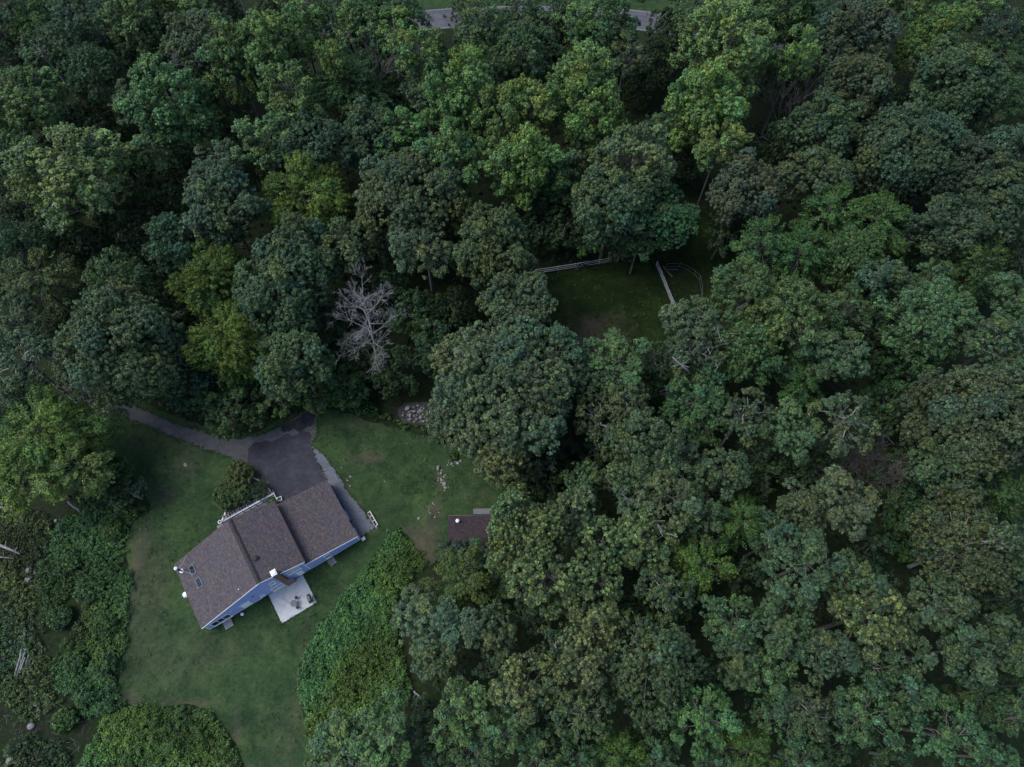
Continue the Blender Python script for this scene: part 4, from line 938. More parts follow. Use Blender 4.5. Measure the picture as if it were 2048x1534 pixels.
pt = thing('timber_trough', 'long pale timber trough at the end of the gravel path', 'planter', at_h(26.45, 1.75), HRZ + math.radians(1))
MB().box(-0.29, -0.18, -1.20, 1.05, 0.0, 0.30).build('side_board', GREYWOOD, pt); MB().box(0.16, 0.29, -1.25, 1.25, 0.0, 0.32).build('side_board', CREAM, pt)
for yy in (-1.2, -0.35, 0.5, 1.2): MB().box(-0.175, 0.155, yy - 0.04, yy + 0.05, 0.02, 0.26).build('cross_board', CREAM, pt)
MB().box(-0.17, 0.15, -1.1, 1.1, 0.0, 0.015).build('bed', MULCH, pt)
stone(753, 1055, 0.22, 'white stone at the near end of the timber trough', None)

# front walk with its white rail, seen just beyond the roof edge
wk = MB()
R = random.Random(12)
wkm = thing('stone_border', 'pale fieldstone border along the front walk beyond the roof edge', 'stone wall', at_h(0, 0), HRZ)
xx = 7.55
while xx < 15.6:
    for yy in (13.55, 13.95):
        w_ = R.uniform(0.28, 0.5)
        o = link('stone', STONES[R.randrange(7)], wkm); o.location = (xx + w_ / 2 + R.uniform(-0.05, 0.05), yy - (xx - 7.5) * 0.03 + R.uniform(-0.05, 0.05), 0.16); o.scale = (w_ * 0.55, 0.22, 0.2); o.rotation_euler = (0, 0, R.uniform(-0.4, 0.4))
    xx += 0.40
MB().bevelbox(7.4, 15.7, 13.12, 13.32, 0.0, 0.42, 0.03).build('coping', CREAM, wkm)
local_slab('front_walk', 8.0, 15.6, 10.5, 13.1, -0.05, 0.05, plain('front_walk', (0.13, 0.13, 0.135), 0.9, var=0.3, scale=2))
local_slab('front_landing', 6.3, 7.9, 10.5, 13.2, -0.05, 0.06, plain('landing_stone', (0.17, 0.18, 0.165), 0.9, var=0.25, scale=2))
rl = thing('white_railing', 'white porch railing with open bays between roof edge and bushes', 'railing', at_h(7.6, 12.98), HRZ - math.radians(1))
RLN = 8.0
MB().bevelbox(0, RLN, -0.07, 0.07, 0.93, 1.03, 0.015).build('top_rail', RAILP, rl); MB().bevelbox(0.02, RLN, -0.04, 0.04, 0.12, 0.20, 0.01).build('bottom_rail', RAILP, rl)
for k in range(9): MB().bevelbox(k * RLN / 8 - 0.07, k * RLN / 8 + 0.07, -0.075, 0.075, 0.0, 1.12, 0.015).build('post', RAILP, rl)
MB().bevelbox(RLN + 0.08, RLN + 0.18, -1.0, 0.07, 0.93, 1.03, 0.015).build('top_rail', RAILP, rl)
MB().bevelbox(RLN + 0.06, RLN + 0.2, -1.14, -1.01, 0.0, 1.12, 0.015).build('post', RAILP, rl)
pb = thing('planter_box', 'small white-rimmed planter box beside the railing end on the driveway', 'planter', at_h(16.0, 11.9), HRZ - 0.2)
for b in ((-0.34, 0.34, 0.26, 0.32), (-0.34, 0.34, -0.32, -0.26), (-0.34, -0.28, -0.257, 0.257), (0.28, 0.34, -0.257, 0.257)): MB().box(*b, 0.0, 0.45).build('side', WHITE, pb)
MB().box(-0.277, 0.277, -0.257, 0.257, 0.0, 0.36).build('soil', MULCH, pb)
cv = thing('curved_edging', 'curved white edging strip leading off the landing past the big front bush', 'edging', at_h(0, 0), HRZ)
e_ = [hw(0, 0)]
ep = [at(452, 1020), at(450.5, 1027), at(447.5, 1034), at(444.5, 1041)]
cvw = MB().tube([(p.x, p.y, 0.08) for p in ep], 0.11, 6)
bpy.data.objects.remove(cv); tag(cvw.build('curved_edging', WHITE), 'curved white edging strip off the landing past the big front bush', 'edging')
ep = [at(537, 977), at(540, 981), at(543, 986), at(546, 990)]
tag(MB().tube([(p.x, p.y, 0.08) for p in ep], 0.11, 6).build('curved_edging', WHITE), 'short white edging strip between dark bush and asphalt', 'edging')
ep = [at(508, 956), at(512, 958), at(516, 960), at(520, 962)]
tag(MB().tube([(p.x, p.y, 0.08) for p in ep], 0.12, 6).build('curved_edging', WHITE), 'short white edging strip behind the front bushes at the driveway', 'edging')
ln_ = thing('path_lantern', 'round white-rimmed lantern at the foot of the curved edging', 'lamp', at(443, 1046), HRZ)
MB().lathe([(0.05, 0.0), (0.05, 0.55), (0.2, 0.58), (0.22, 0.62)], 12).build('stem', DARKMETAL, ln_); MB().lathe([(0.24, 0.62), (0.27, 0.64), (0.27, 0.72), (0.2, 0.74)], 18).build('rim', WHITE, ln_); MB().lathe([(0.19, 0.741), (0.15, 0.80), (0.02, 0.82)], 14).build('lens', GLASS, ln_)
sheet('flower_bed', smooth_outline(pxpoly([(452, 1020), (447, 1000), (470, 985), (520, 950), (540, 975), (550, 992), (500, 1012), (462, 1032)]), 0.4, True, 0.05), 0.010, MULCH, 2.0)

# ------------------------------------------------------------------ shed
s0 = at(897, 1031, 2.45); shp = at(897, 1031, 2.45)
shed = thing('shed', 'brown-roofed shed half hidden under pale-tipped trees', 'shed', (s0.x, s0.y, 0), math.radians(1.2))
SL, SD, SH0, SH1 = 6.6, 4.6, 2.32, 3.15
MB().box(0.12, SL, -SD, -0.15, 0.0, SH0 - 0.06).build('wall', plain('shed_wall', (0.16, 0.11, 0.085), 0.85), shed)
for sg in (0, 1):
    y0, y1 = (0.0, -SD / 2) if sg == 0 else (-SD / 2 - 0.006, -SD)
    z0, z1 = (SH0, SH1) if sg == 0 else (SH1, SH0)
    m = MB(); m.add([(0, y0, z0), (SL + 0.1, y0, z0), (SL + 0.1, y1, z1), (0, y1, z1), (0, y0, z0 - 0.1), (SL + 0.1, y0, z0 - 0.1), (SL + 0.1, y1, z1 - 0.1), (0, y1, z1 - 0.1)], [(0, 3, 2, 1), (4, 5, 6, 7), (0, 1, 5, 4), (2, 3, 7, 6), (0, 4, 7, 3), (1, 2, 6, 5)])
    rf = m.build('roof', ROOF_BASE, shed)
    sh = MB(); LL = math.hypot(y1 - y0, z1 - z0); kk = int(LL / 0.2); R = random.Random(sg)
    lo, hi = (Vector((0, y0, z0)), Vector((0, y1, z1))) if sg == 0 else (Vector((0, y1, z1)), Vector((0, y0, z0)))
    for k in range(kk):
        a, b = lo.lerp(hi, k / kk), lo.lerp(hi, min(1, (k + 1.1) / kk)); x = -R.uniform(0, 0.3)
        while x < SL + 0.1:
            w_ = R.choice((0.28, 0.34, 0.42)); xa, xb = max(0, x + 0.006), min(SL + 0.1, x + w_); x += w_
            if xb - xa < 0.03: continue
            hh = 0.02 + R.uniform(0, 0.012); c = R.uniform(0.75, 1.2)
            sh.add([(xa, a.y, a.z + hh), (xb, a.y, a.z + hh), (xb, b.y, b.z + 0.006), (xa, b.y, b.z + 0.006), (xa, a.y, a.z + 0.001), (xb, a.y, a.z + 0.001)], [(0, 3, 2, 1) if sg == 0 else (0, 1, 2, 3), (0, 1, 5, 4), (0, 4, 3), (1, 2, 5)], (0.050 * c, 0.038 * c, 0.042 * c))
    sh.build('shingle', SHINGLE, rf, tint=True, kind='stuff')
MB().box(0, SL + 0.1, 0.004, 0.03, SH0 - 0.12, SH0 + 0.01).build('fascia', GREYWOOD, shed)
MB().box(-0.035, -0.004, -SD, 0.0, SH0 - 0.14, SH0 - 0.02).build('fascia', BROWNWOOD, shed)
vp = MB().cyl(1.38, -1.0, 2.55, 3.25, 0.14, 14).build('stove_pipe', STEEL, shed)
MB().lathe([(0.22, 2.70), (0.22, 2.78), (0.15, 2.84)], 14, 1.38, -1.0).build('pipe_collar', STEEL, vp); MB().lathe([(0.15, 3.25), (0.27, 3.30), (0.27, 3.36), (0.05, 3.47)], 16, 1.38, -1.0).build('pipe_cap', WHITE, vp)
rp = thing('shed_ramp', 'pale grey plank ramp along the upper edge of the shed roof', 'ramp', at(947, 1029.5), math.radians(1.2))
for k in range(14): MB().bevelbox(0.0 + k * 0.20, 0.19 + k * 0.20, 0.02, 0.85, 0.22, 0.26, 0.006).build('plank', DECK, rp)
for yy in (0.1, 0.7): MB().box(0.02, 2.75, yy - 0.04, yy + 0.04, 0.0, 0.218).build('bearer', GREYWOOD, rp)
tr = thing('trellis', 'brown wooden lattice rack in the shade between lawn end and woods', 'trellis', at(1030, 968), 0.1)
for k in range(6): MB().box(-0.9 + k * 0.34, -0.85 + k * 0.34, -0.8, 0.8, 0.36, 0.40).build('slat', BROWNWOOD, tr)
for k in range(5): MB().box(-0.95, 0.95, -0.75 + k * 0.36, -0.70 + k * 0.36, 0.403, 0.44).build('slat', BROWNWOOD, tr)
for sx in (-0.85, 0.85):
    for sy in (-0.7, 0.7): MB().box(sx - 0.03, sx + 0.03, sy - 0.03, sy + 0.03, 0.0, 0.358).build('leg', BROWNWOOD, tr)

# ------------------------------------------------------------------ rail fences of the paddock
def rail_fence(pts, label, rails=3, h=1.35, span=2.4, m=PALEMETAL, pr_=0.055, rr=0.05, name='rail_fence'):
    P = [at(x, y) for x, y in pts]; root = thing(name, label, 'fence', P[0])
    o = P[0]; carry = 0
    for a, b in zip(P[:-1], P[1:]):
        n = max(1, round((b - a).length / span))
        for k in range(n + (1 if b is P[-1] else 0)):
            p = a.lerp(b, k / n) - o; MB().bevelbox(p.x - pr_, p.x + pr_, p.y - pr_, p.y + pr_, -0.1, h + 0.08, 0.01).build('post', m, root)
            if k < n:
                q = a.lerp(b, (k + 1) / n) - o; d = (q - p).normalized(); nn = Vector((-d.y, d.x, 0)) * 0.001
                for j in range(rails):
                    zz = h - 0.02 - j * (h - 0.28) / max(1, rails - 1) * 0.98
                    dz = random.gauss(0, 0.025)
                    MB().tube([p + d * (pr_ + 0.004) + Vector((0, 0, zz)), p.lerp(q, 0.5) + Vector((0, 0, zz - 0.03 + dz)), q - d * (pr_ + 0.004) + Vector((0, 0, zz))], rr, 6).build('rail', m, root)
    return root
rail_fence([(1040, 551), (1085, 546), (1150, 536), (1222, 524)], 'three-rail pale fence along the upper left side of the paddock')
rail_fence([(1312, 532), (1321, 552), (1336, 590), (1351, 626), (1362, 648)], 'steep three-rail pale fence running down the paddock from the deep green tree')
rail_fence([(1295, 799), (1322, 793), (1350, 788)], 'short piece of three-rail pale fence below the paddock, mostly under crowns')
rail_fence([(1332, 535), (1358, 534), (1375, 541), (1388, 550), (1398, 560), (1402, 582), (1402, 606)], 'thin curved two-rail pen fence in the shaded corner of the paddock', 2, 1.25, 1.9, plain('thin_rail', (0.16, 0.155, 0.15), 0.6), 0.025, 0.022)
pl = thing('plank', 'brown plank lying on the grass beside the steep rail fence', 'plank', at(1335, 543), math.radians(-58)); MB().bevelbox(-1.35, 1.35, -0.12, 0.12, 0.01, 0.09, 0.01).build('board', plain('red_brown_plank', (0.15, 0.085, 0.07), 0.85), pl)
bl = thing('blue_trough', 'low blue trough at the start of the thin curved pen fence', 'trough', at(1346, 540), 0.0); MB().bevelbox(-0.9, 0.9, -0.07, 0.07, 0.02, 0.14, 0.02).build('base', BLUEPLASTIC, bl)
for b in ((-0.9, 0.9, 0.071, 0.10), (-0.9, 0.9, -0.10, -0.071)): MB().box(*b, 0.0, 0.30).build('side', BLUEPLASTIC, bl)

# ------------------------------------------------------------------ bare trees
def bare_tree(name, label, base, top, spread, bark, seed, levels=4, up=0.35, leader=True, twig=0.02, thick=0.22, low=0.3, nmain=13, fork=False, vase=False):
    R = random.Random(seed); b = Vector(base); t = Vector(top)
    root = thing(name, label, 'tree', b, 0, 'bare and dead trees')
    T = t - b; H = T.length
    trunk_pts = [Vector((0, 0, -0.3))] + [T * q + Vector((R.gauss(0, 0.12), R.gauss(0, 0.12), 0)) for q in (0.15, 0.35, 0.55, 0.75, 0.9, 1.0)]
    if not vase: MB().tube(trunk_pts, [thick, thick * 0.9, thick * 0.75, thick * 0.58, thick * 0.42, thick * 0.28, thick * 0.12], 8).build('trunk', bark, root, smooth=True)
    else: MB().tube([Vector((0, 0, -0.3)), T * 0.12, T * low], [thick, thick * 0.9, thick * 0.8], 8).build('trunk', bark, root, smooth=True)
    def grow(mb, p, d, L, r, lev):
        n = 4; pts = [p]; rad = [r]; dd = d.copy()
        for i in range(n):
            dd = (dd + Vector((R.gauss(0, 0.12), R.gauss(0, 0.12), R.gauss(0, 0.10) + up * 0.12))).normalized()
            pts.append(pts[-1] + dd * (L / n)); rad.append(max(twig * 0.7, r * (1 - 0.8 * (i + 1) / n)))
        mb.tube(pts, rad, 5 if lev > 1 else 3, caps=False)
        if lev <= 0: return
        for i in range(R.choice((4, 5, 6)) if lev > 1 else R.choice((5, 6, 7))):
            q = R.uniform(0.25, 1.0); k = min(n - 1, int(q * n)); s = pts[k].lerp(pts[k + 1], q * n - k)
            ax = Vector((R.gauss(0, 1), R.gauss(0, 1), R.gauss(0, 0.6))); side = (ax - dd * ax.dot(dd)).normalized()
            nd = (dd * R.uniform(0.7, 1.1) + side * R.uniform(0.5, 0.9) + Vector((0, 0, up * 0.4))).normalized()
            grow(mb, s, nd, L * R.uniform(0.38, 0.6), max(twig, r * 0.45), lev - 1)
    for i in range(nmain):
        a = i * 2.4 + R.uniform(-0.4, 0.4)
        if vase:
            q = low * R.uniform(0.85, 1.0); el = R.uniform(0.9, 1.6); L = H * R.uniform(0.6, 0.95)
            d = Vector((math.cos(a) * spread / H * el, math.sin(a) * spread / H * el, 1)).normalized()
        else:
            q = low + (0.97 - low) * (i + R.random()) / nmain
            taper = math.sin(math.pi * min(1.0, 0.30 + 0.62 * (q - low) / (1 - low))) 
            L = spread * (0.55 + 0.6 * taper) * R.uniform(0.8, 1.15); d = Vector((math.cos(a), math.sin(a), R.uniform(0.35, 0.9) * (0.6 + up))).normalized()
        k = q * (len(trunk_pts) - 1); s = T * q
        mb = MB(); grow(mb, s, d, L, thick * (0.42 if vase else 0.38) * (1 - 0.4 * q), levels - 1); mb.build('branch', bark, root)
    return root
def top_over(bx, by, tx, ty):
    b = at(bx, by); best = min((z for z in np.arange(4, 26, 0.25)), key=lambda z: abs(at(tx, ty, z).y - b.y) )
    return b, at(tx, ty, float(best))
b, t_ = top_over(764, 762, 722, 575)
bare_tree('dead_tree', 'tall pale bare dead tree with fine twigs standing above the driveway', b, t_, 3.4, DEAD_BARK, 4, 4, 0.35, thick=0.18, low=0.33, nmain=25, twig=0.010)
b = at(764, 222); bare_tree('dead_tree', 'grey forked dead snag among the bright trees near the top', b, b + Vector((-0.6, 0.5, 14.5)), 5.5, GREY_BARK, 8, 3, 0.5, thick=0.26, low=0.35, nmain=7, vase=True, twig=0.03)
b = at(1548, 285); bare_tree('dead_tree', 'dim thin bare snag in the dark gap of the right woods', b, b + Vector((0, 0, 12.0)), 4.6, GREY_BARK, 19, 3, 0.5, thick=0.2, low=0.3, nmain=6, vase=True, twig=0.025)
b = at(1702, 968); bare_tree('dead_tree', 'wide brown leafless tree spreading its twigs under the right woods', b, b + Vector((0.3, 0.6, 10.5)), 5.0, BROWN_BARK, 23, 4, 0.3, thick=0.2, low=0.2, nmain=10, vase=True, twig=0.02)
b = at(1400, 770); bare_tree('dead_tree', 'pale broken dead tree poking out between crowns below the paddock', b, b + Vector((-0.4, 0.4, 15.5)), 3.6, PALE_BARK, 31, 2, 0.4, thick=0.2, low=0.5, nmain=7, twig=0.04)
b = at(1255, 1085); bare_tree('dead_tree', 'long pale dead limbs showing between the pale-tipped crowns behind the shed', b, b + Vector((0.3, 0.4, 17.0)), 4.5, PALE_BARK, 37, 2, 0.4, thick=0.18, low=0.6, nmain=6, twig=0.035)

# bare pale trunks under the yellow tree and fallen timber in the scrub
def trunk_piece(p0, p1, r0, r1, label, group=None, name='log', seed=0, stubs=2):
    R = random.Random(seed); a, b = Vector(p0), Vector(p1); root = thing(name, label, 'log', a, 0, group)
    pts = [Vector((0, 0, 0))]
    for q in (0.3, 0.6, 1.0): pts.append((b - a) * q + Vector((R.gauss(0, 0.06), R.gauss(0, 0.06), abs(R.gauss(0, 0.03)))))
    MB().tube(pts, [r0, r0 * 0.9 + r1 * 0.1, (r0 + r1) / 2, r1], 8).build('trunk', LOGWOOD, root, smooth=True)
    for k in range(stubs):
        s = pts[1].lerp(pts[3], R.random()); e = s + Vector((R.gauss(0, 0.5), R.gauss(0, 0.5), R.uniform(0.2, 0.6)))
        MB().tube([s, e], [r1 * 0.6, r1 * 0.25], 5).build('branch_stub', LOGWOOD, root)
    return root
def ly(x, y, z=0.2): p = at(x, y); p.z = z; return p
trunk_piece(ly(163, 1026), at(137, 1002, 2.6), 0.19, 0.15, 'pale leaning trunk at the lawn side below the yellow-green tree', name='leaning_trunk', seed=1, stubs=0)
trunk_piece(ly(48, 1031), at(-2, 1012, 3.0), 0.19, 0.15, 'upper of two pale leaning trunks at the left edge', name='leaning_trunk', seed=2, stubs=0)
trunk_piece(ly(40, 1034, 0.1), at(22, 1016, 2.0), 0.17, 0.14, 'shorter of two pale leaning trunks at the left edge', name='leaning_trunk', seed=3, stubs=0)
trunk_piece(ly(-12, 1086), ly(42, 1108, 0.45), 0.24, 0.13, 'fallen forked pale log at the left edge above the stones', seed=4, stubs=4)
trunk_piece(ly(-10, 1112), ly(30, 1118, 0.3), 0.10, 0.06, 'thin fallen pale log just below the thick fallen log', seed=5, stubs=3)
trunk_piece(ly(49, 1255), ly(52, 1278), 0.16, 0.12, 'short grey log lying above the log heap', seed=6, stubs=0)
R = random.Random(21)
for k in range(13):
    t0 = k / 12; x0 = 44 + R.uniform(-2, 16); y0 = 1296 + R.uniform(0, 26); L = R.uniform(26, 52)
    trunk_piece(ly(x0 + 4, y0, 0.15 + 0.22 * (k % 3)), ly(x0 - 7 + R.uniform(-3, 3), y0 + L, 0.12 + 0.22 * (k % 3)), R.uniform(0.09, 0.15), R.uniform(0.06, 0.11), 'weathered grey log in the heap at the left scrub', 'logs of the heap', seed=50 + k, stubs=0)
trunk_piece(at(1318, 784, 4.5), at(1364, 764, 6.5), 0.16, 0.08, 'pale broken limb just above the shortest piece of rail fence', name='dead_limb', seed=14, stubs=4)
trunk_piece(at(1376, 742, 14.5), at(1344, 714, 17.0), 0.15, 0.07, 'pale forked dead limb above the fine-leaved tree below the paddock', name='dead_limb', seed=15, stubs=4)
trunk_piece(ly(828, 1382), ly(842, 1398), 0.14, 0.10, 'dark stump log in the gap behind the bramble thicket', seed=9, stubs=1)
for (x, y), lab in (((492, 26), 'grey utility pole at the first gap along the top edge'), ((703, 10), 'grey utility pole above the bright trees at the top edge')):
    p = at(x, y); po = thing('utility_pole', lab, 'pole', p); MB().tube([(0, 0, -0.3), (0, 0, 9.5)], [0.17, 0.11], 10).build('pole', GREY_BARK, po); MB().box(-1.1, 1.1, -0.06, 0.06, 8.6, 8.74).build('crossarm', GREY_BARK, po)
    for q in (-0.9, 0, 0.9): MB().lathe([(0.04, 8.742), (0.05, 8.8), (0.03, 8.9)], 8, q, 0).build('insulator', GLASS, po)
hp = at(122, 402, 2.6); hut = thing('outbuilding', 'pale blue-roofed outbuilding glimpsed through the broad left tree', 'building', (hp.x, hp.y, 0), 0.5)
MB().box(-1.6, 1.6, -1.2, 1.2, 0, 2.2).build('wall', GREYWOOD, hut); MB().prism([(-1.8, 2.2), (1.8, 2.2), (1.8, 2.3), (0, 2.9), (-1.8, 2.3)], -1.35, 1.35).build('roof', plain('pale_blue_roof', (0.42, 0.46, 0.62), 0.6), hut)

# ------------------------------------------------------------------ brambles, scrub, undergrowth (nobody could count it)
def vnoise(X, Y, f, seed):
    r_ = np.random.default_rng(seed); out = np.zeros_like(X); ks = r_.normal(size=(10, 2)) * f; p = r_.uniform(0, 6.28, 10)
    for (kx, ky), q in zip(ks, p): out += np.sin(X * kx + Y * ky + q)
    return out / 3.2
def thicket(name, label_poly, dens, h0, h1, ln, wd, base, seed, hole=0.0, keep_out=(), var=0.5, edge=0.7, mound=1.3, tipc=(1.5, 1.5, 0.8)):
    poly = [(p.x, p.y) for p in smooth_outline(pxpoly(label_poly), 0.8, True, 0.35)]
    xs, ys = zip(*poly); r_ = np.random.default_rng(seed)
    area = (max(xs) - min(xs)) * (max(ys) - min(ys)); nc = int(area * dens / 14)
    CX, CY = r_.uniform(min(xs), max(xs), nc), r_.uniform(min(ys), max(ys), nc)
    ok = inside(poly, CX, CY)
    for k in keep_out: ok &= ~inside(k, CX, CY)
    if hole: ok &= vnoise(CX, CY, 0.35, seed + 5) > hole - 1.0
    CX, CY = CX[ok], CY[ok]
    hh = h0 + (h1 - h0) * np.clip(0.5 + 0.5 * vnoise(CX, CY, mound, seed) + 0.35 * vnoise(CX, CY, mound * 3, seed + 1), 0.05, 1.3)
    px_ = np.array(poly); de = np.full(len(CX), 9e9)
    for i in range(0, len(poly), 1): de = np.minimum(de, np.hypot(CX - px_[i, 0], CY - px_[i, 1]))
    hh *= np.clip(0.35 + 0.65 * de / edge, 0.3, 1)
    n = len(CX); m = 14
    fi = np.repeat(np.arange(n), m); fd = unit(r_.normal(size=(len(fi), 3)) + np.array([0, 0, 0.6]))
    pr = r_.uniform(0.22, 0.5, n)[fi]
    P = np.stack([CX[fi], CY[fi], hh[fi] * r_.uniform(0.35, 1.15, n)[fi]], 1) + fd * pr[:, None] * r_.uniform(0.5, 1.1, len(fi))[:, None]
    P[:, 2] = np.maximum(P[:, 2], 0.04)
    Nn = unit(fd * 0.6 + np.array([0, 0, 0.6]) + r_.normal(size=fd.shape) * 0.4)
    tone = (1 + var * 0.55 * np.clip(vnoise(CX, CY, 0.5, seed + 9), -1, 1))[fi, None] * r_.uniform(0.65, 1.35, n)[fi, None] * r_.uniform(0.75, 1.25, (len(fi), 1))
    warm = np.clip(vnoise(CX, CY, 0.28, seed + 12), -1, 1)[fi, None]
    col = np.array(base) * tone * (1 + warm * np.array([0.22, 0.04, -0.15]))
    tip = (r_.random(n) < 0.25)[fi] & (fd[:, 2] > 0.5); col[tip] *= np.array(tipc)
    L = ln * r_.uniform(0.7, 1.3, len(fi))
    global rng
    rng = r_
    o = link(name, leaf_mesh(name, P, Nn, L, L * wd / ln, col), None, 'stuff'); o.color = (1, 1, 1, 1); return o
house_poly = [tuple(hw(x, y).xy) for x, y in ((-0.5, -0.3), (23.8, -0.3), (23.8, 10.3), (-0.5, 10.3))]
LAWN_T = [(p.x, p.y) for p in LAWN]; MEAD_T = [(p.x, p.y) for p in MEADOW]
DRV_T = [(p.x, p.y) for p in smooth_outline(pxpoly(DRIVE_PX), 1.0)]
BR_C = [(788, 1064), (815, 1078), (838, 1100), (852, 1128), (835, 1150), (800, 1180), (790, 1230), (800, 1300), (812, 1350), (815, 1400), (780, 1430), (720, 1450), (645, 1470), (632, 1490), (622, 1478), (605, 1400), (600, 1330), (640, 1252), (700, 1180), (750, 1110)]
thicket('bramble_thicket', BR_C, 210, 0.2, 0.95, 0.22, 0.14, (0.066, 0.130, 0.036), 61, var=0.5)
BR_A = [(262, 1052), (254, 1110), (263, 1180), (249, 1290), (238, 1385), (250, 1412), (225, 1420), (180, 1440), (130, 1400), (95, 1330), (85, 1250), (80, 1150), (110, 1060), (160, 1030), (230, 1015), (290, 1005), (300, 1018)]
thicket('bramble_thicket', BR_A, 190, 0.2, 1.0, 0.22, 0.14, (0.054, 0.104, 0.033), 62, var=0.7, hole=0.2)
BR_B = [(215, 1425), (262, 1413), (320, 1417), (380, 1411), (428, 1433), (464, 1480), (490, 1546), (480, 1580), (170, 1580), (190, 1480)]
thicket('bramble_thicket', BR_B, 200, 0.2, 0.95, 0.22, 0.14, (0.060, 0.120, 0.034), 63, var=0.6)
BR_D = [(640, 806), (700, 818), (740, 832), (800, 850), (850, 864), (885, 876), (945, 900), (990, 945), (1012, 990), (1035, 985), (1010, 920), (960, 875), (900, 850), (850, 846), (790, 836), (740, 810), (690, 795)]
thicket('bramble_thicket', BR_D, 95, 0.4, 1.6, 0.33, 0.21, (0.044, 0.090, 0.026), 64, var=0.6, keep_out=[[tuple(at(x, y).xy) for x, y in ((798, 812), (878, 806), (880, 850), (800, 848))]])
BR_E = [(-60, 1030), (90, 1030), (95, 1150), (90, 1250), (100, 1350), (140, 1410), (200, 1440), (190, 1500), (190, 1590), (-60, 1590)]
thicket('low_scrub', BR_E, 75, 0.1, 0.9, 0.26, 0.17, (0.040, 0.066, 0.026), 65, hole=0.52, var=0.8, mound=0.6)
thicket('low_scrub', [(170, 760), (260, 792), (400, 845), (470, 862), (560, 836), (640, 800), (640, 770), (500, 790), (380, 800), (280, 760), (180, 720)], 24, 0.2, 0.9, 0.28, 0.18, (0.045, 0.085, 0.024), 66, keep_out=[DRV_T], var=0.6)
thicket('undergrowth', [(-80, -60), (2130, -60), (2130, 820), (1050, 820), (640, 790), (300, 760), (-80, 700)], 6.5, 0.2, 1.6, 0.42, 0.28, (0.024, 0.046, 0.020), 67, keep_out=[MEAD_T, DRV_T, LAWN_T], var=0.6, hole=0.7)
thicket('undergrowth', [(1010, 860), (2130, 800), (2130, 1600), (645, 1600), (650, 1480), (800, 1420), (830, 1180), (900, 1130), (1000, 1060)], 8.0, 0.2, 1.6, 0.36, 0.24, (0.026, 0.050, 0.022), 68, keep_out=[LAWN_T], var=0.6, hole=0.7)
thicket('meadow_weeds', MEADOW_PX, 5.0, 0.05, 0.35, 0.22, 0.10, (0.030, 0.056, 0.014), 69, hole=0.75, var=0.7)

# dry brushwood strewn over the scrub
r_ = np.random.default_rng(77); stk = MB(); poly_e = [tuple(at(x, y).xy) for x, y in BR_E]
for _ in range(380):
    q = at(float(r_.uniform(-40, 190)), float(r_.uniform(1035, 1570)))
    if not inside(poly_e, np.array([q.x]), np.array([q.y]))[0]: continue
    a = r_.uniform(0, 6.28); L = r_.uniform(0.3, 1.5); z = r_.uniform(0.05, 0.55); d = Vector((math.cos(a), math.sin(a), r_.uniform(-0.15, 0.3))) * L
    q.z = z; stk.tube([q, q + d * 0.5 + Vector((0, 0, 0.05)), q + d], [0.018, 0.014, 0.006], 4, caps=False)
stk.build('brushwood', GREY_BARK, kind='stuff')
# coarse grass creeping over the edges of the hard ground, weeds and clover in the lawn
def fringe(name, polys, per_m, spread, base, seed, skip=()):
    r_ = np.random.default_rng(seed); Q = []
    for poly in polys:
        for a, b in zip(poly, poly[1:] + poly[:1]):
            a, b = Vector(a), Vector(b)
            for _ in range(max(1, int(r_.poisson((b - a).length * per_m)))): q = a.lerp(b, float(r_.random())); Q.append((q.x + r_.normal() * spread, q.y + r_.normal() * spread))
    Q = np.array(Q); ok = np.ones(len(Q), bool)
    for k in skip: ok &= ~inside(k, Q[:, 0], Q[:, 1])
    Q = Q[ok]; n = len(Q); m = 9; fi = np.repeat(np.arange(n), m); fd = unit(r_.normal(size=(n * m, 3)) + np.array([0, 0, 0.8]))
    P = np.concatenate([Q[fi], np.full((n * m, 1), 0.06)], 1) + fd * r_.uniform(0.03, 0.16, (n * m, 1)); P[:, 2] = np.maximum(P[:, 2], 0.03)
    col = np.array(base) * r_.uniform(0.6, 1.4, (n, 1))[fi] * (1 + np.clip(r_.normal(size=(n, 1)), -1, 1)[fi] * np.array([0.25, 0.05, -0.1]))
    L = 0.17 * r_.uniform(0.6, 1.4, n * m); global rng; rng = r_
    o = link(name, leaf_mesh(name, P, unit(fd * 0.5 + np.array([0, 0, 0.7]) + r_.normal(size=fd.shape) * 0.3), L, L * 0.4, col), None, 'stuff'); o.color = (1, 1, 1, 1)
tup = lambda px: [(p.x, p.y) for p in smooth_outline(pxpoly(px), 0.6)]
GRV_T, NEW_T = tup(GRAVEL_PX), tup(NEW_PX)
PAT_T = [tuple(hw(x, y).xy) for x, y in ((8.6, 0), (8.6, -4.75), (14.3, -4.75), (14.3, 0))]; WALK_T = [tuple(hw(x, y).xy) for x, y in ((6.2, 10), (15.8, 10), (15.8, 14.2), (6.2, 14.2))]
fringe('grass_fringe', [tup(DRIVE_PX)], 7, 0.14, (0.040, 0.078, 0.020), 91, [house_poly, NEW_T, GRV_T])
fringe('grass_fringe', [GRV_T], 4, 0.09, (0.048, 0.066, 0.026), 92, [house_poly, NEW_T])
fringe('grass_fringe', [PAT_T], 3, 0.07, (0.034, 0.064, 0.022), 93, [house_poly])
thicket('lawn_weeds', LAWN_PX, 12, 0.02, 0.05, 0.14, 0.09, (0.046, 0.080, 0.030), 94, keep_out=[DRV_T, GRV_T, NEW_T, house_poly, PAT_T, WALK_T], var=0.6, hole=0.95, mound=0.5, tipc=(1.9, 1.7, 1.4))
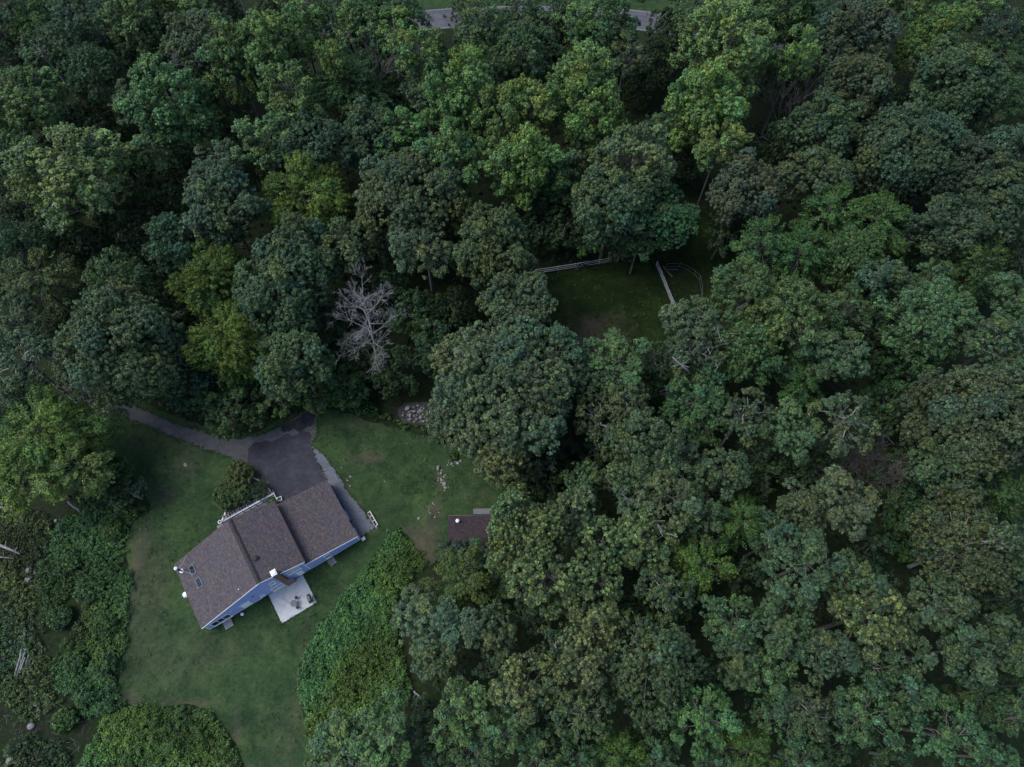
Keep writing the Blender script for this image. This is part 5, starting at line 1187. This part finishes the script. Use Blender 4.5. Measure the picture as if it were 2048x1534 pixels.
# shrubs one can tell apart
def shrub(px, py, r, h, base, label, seed, ln=0.22, needle=False, tipc=(1.9, 1.8, 1.0)):
    r_ = np.random.default_rng(seed); global rng; rng = r_
    p = at(px, py, h * 0.5); R_ = r * depth(px, py, h * 0.5) / FPX; root = thing('shrub', label, 'shrub', (p.x, p.y, 0))
    n = int(38 * R_ * R_) + 24; d = unit(r_.normal(size=(n, 3)) + np.array([0, 0, 0.25])); d[:, 2] = np.abs(d[:, 2]) * 1.0 - 0.1
    C = d * np.array([R_, R_, h * 0.55]) * r_.uniform(0.6, 1.0, (n, 1)); C[:, 2] += h * 0.45
    m = 40; fi = np.repeat(np.arange(n), m); fd = unit(r_.normal(size=(len(fi), 3)) + d[fi] * 0.6 + np.array([0, 0, 0.2]))
    P = C[fi] + fd * r_.uniform(0.12, 0.34, (len(fi), 1)); P[:, 2] = np.maximum(P[:, 2], 0.05)
    Nn = unit(fd * 0.7 + np.array([0, 0, 0.4]) + r_.normal(size=fd.shape) * 0.4)
    col = np.array(base) * r_.uniform(0.6, 1.4, (n, 1))[fi] * r_.uniform(0.7, 1.3, (len(fi), 1)); tp = (r_.random(n) < 0.3)[fi] & ((fd * d[fi]).sum(1) > 0.6); col[tp] *= np.array(tipc)
    L = ln * r_.uniform(0.7, 1.3, len(fi)); c = link('crown', leaf_mesh('crown', P, Nn, L, L * (0.22 if needle else 0.6), col), root)
    mb = MB()
    for k in range(6):
        e = Vector(C[r_.integers(0, n)]); mb.tube([(0.06 * math.cos(k), 0.06 * math.sin(k), -0.05), e * 0.5 + Vector((0, 0, 0.1)), e], [0.05, 0.035, 0.012], 5)
    mb.build('stem', BARK, root); return root
shrub(477, 952, 30, 3.0, (0.070, 0.092, 0.034), 'yellow-tinged upper dome of the front bushes beside the driveway', 71, tipc=(2.2, 2.0, 1.1))
shrub(455, 992, 29, 2.6, (0.050, 0.086, 0.028), 'greener lower dome of the front bushes facing the lawn', 72)
shrub(482, 985, 24, 2.4, (0.048, 0.074, 0.032), 'middle dome of the front bushes right against the walk', 75)
shrub(518, 982, 20, 2.2, (0.030, 0.054, 0.026), 'dark needled round bush between the front bushes and the asphalt', 73, 0.2, True, (1.5, 1.5, 1.1))
shrub(905, 912, 8, 0.7, (0.035, 0.075, 0.025), 'small lone green bush on the lawn above the rockery', 74)
shrub(524, 20, 15, 3.0, (0.10, 0.13, 0.02), 'bright yellow-green clipped shrub at the top edge beside the bright tall trees', 76, 0.3)
shrub(545, 1006, 8, 0.9, (0.05, 0.095, 0.022), 'low bright bush in the notch between house roof and garage', 77)
for k, (x, y, r, c) in enumerate([(225, 1060, 22, (0.05, 0.095, 0.025)), (140, 1120, 24, (0.040, 0.080, 0.028)), (175, 1180, 26, (0.042, 0.082, 0.030)), (120, 1235, 24, (0.038, 0.078, 0.028)), (210, 1250, 24, (0.044, 0.086, 0.026)), (150, 1325, 22, (0.044, 0.086, 0.030)),
                                  (175, 1390, 22, (0.040, 0.086, 0.032)), (130, 1440, 24, (0.045, 0.09, 0.028)), (215, 1330, 20, (0.036, 0.07, 0.026))]):
    shrub(x, y, r, 1.9, c, ['leafy mound nearest the front lawn corner in the left brambles', 'leafy mound by the scrub stones high in the left brambles', 'leafy mound in the upper middle of the left brambles', 'leafy mound above the log heap on the scrub side', 'leafy mound against the lawn edge level with the propane tank', 'leafy mound in the left brambles beside the log heap', 'leafy mound at the foot of the left brambles', 'lowest leafy mound where brambles meet the stony scrub', 'dark leafy mound against the lawn edge in the lower left brambles'][k], 80 + k, 0.26)
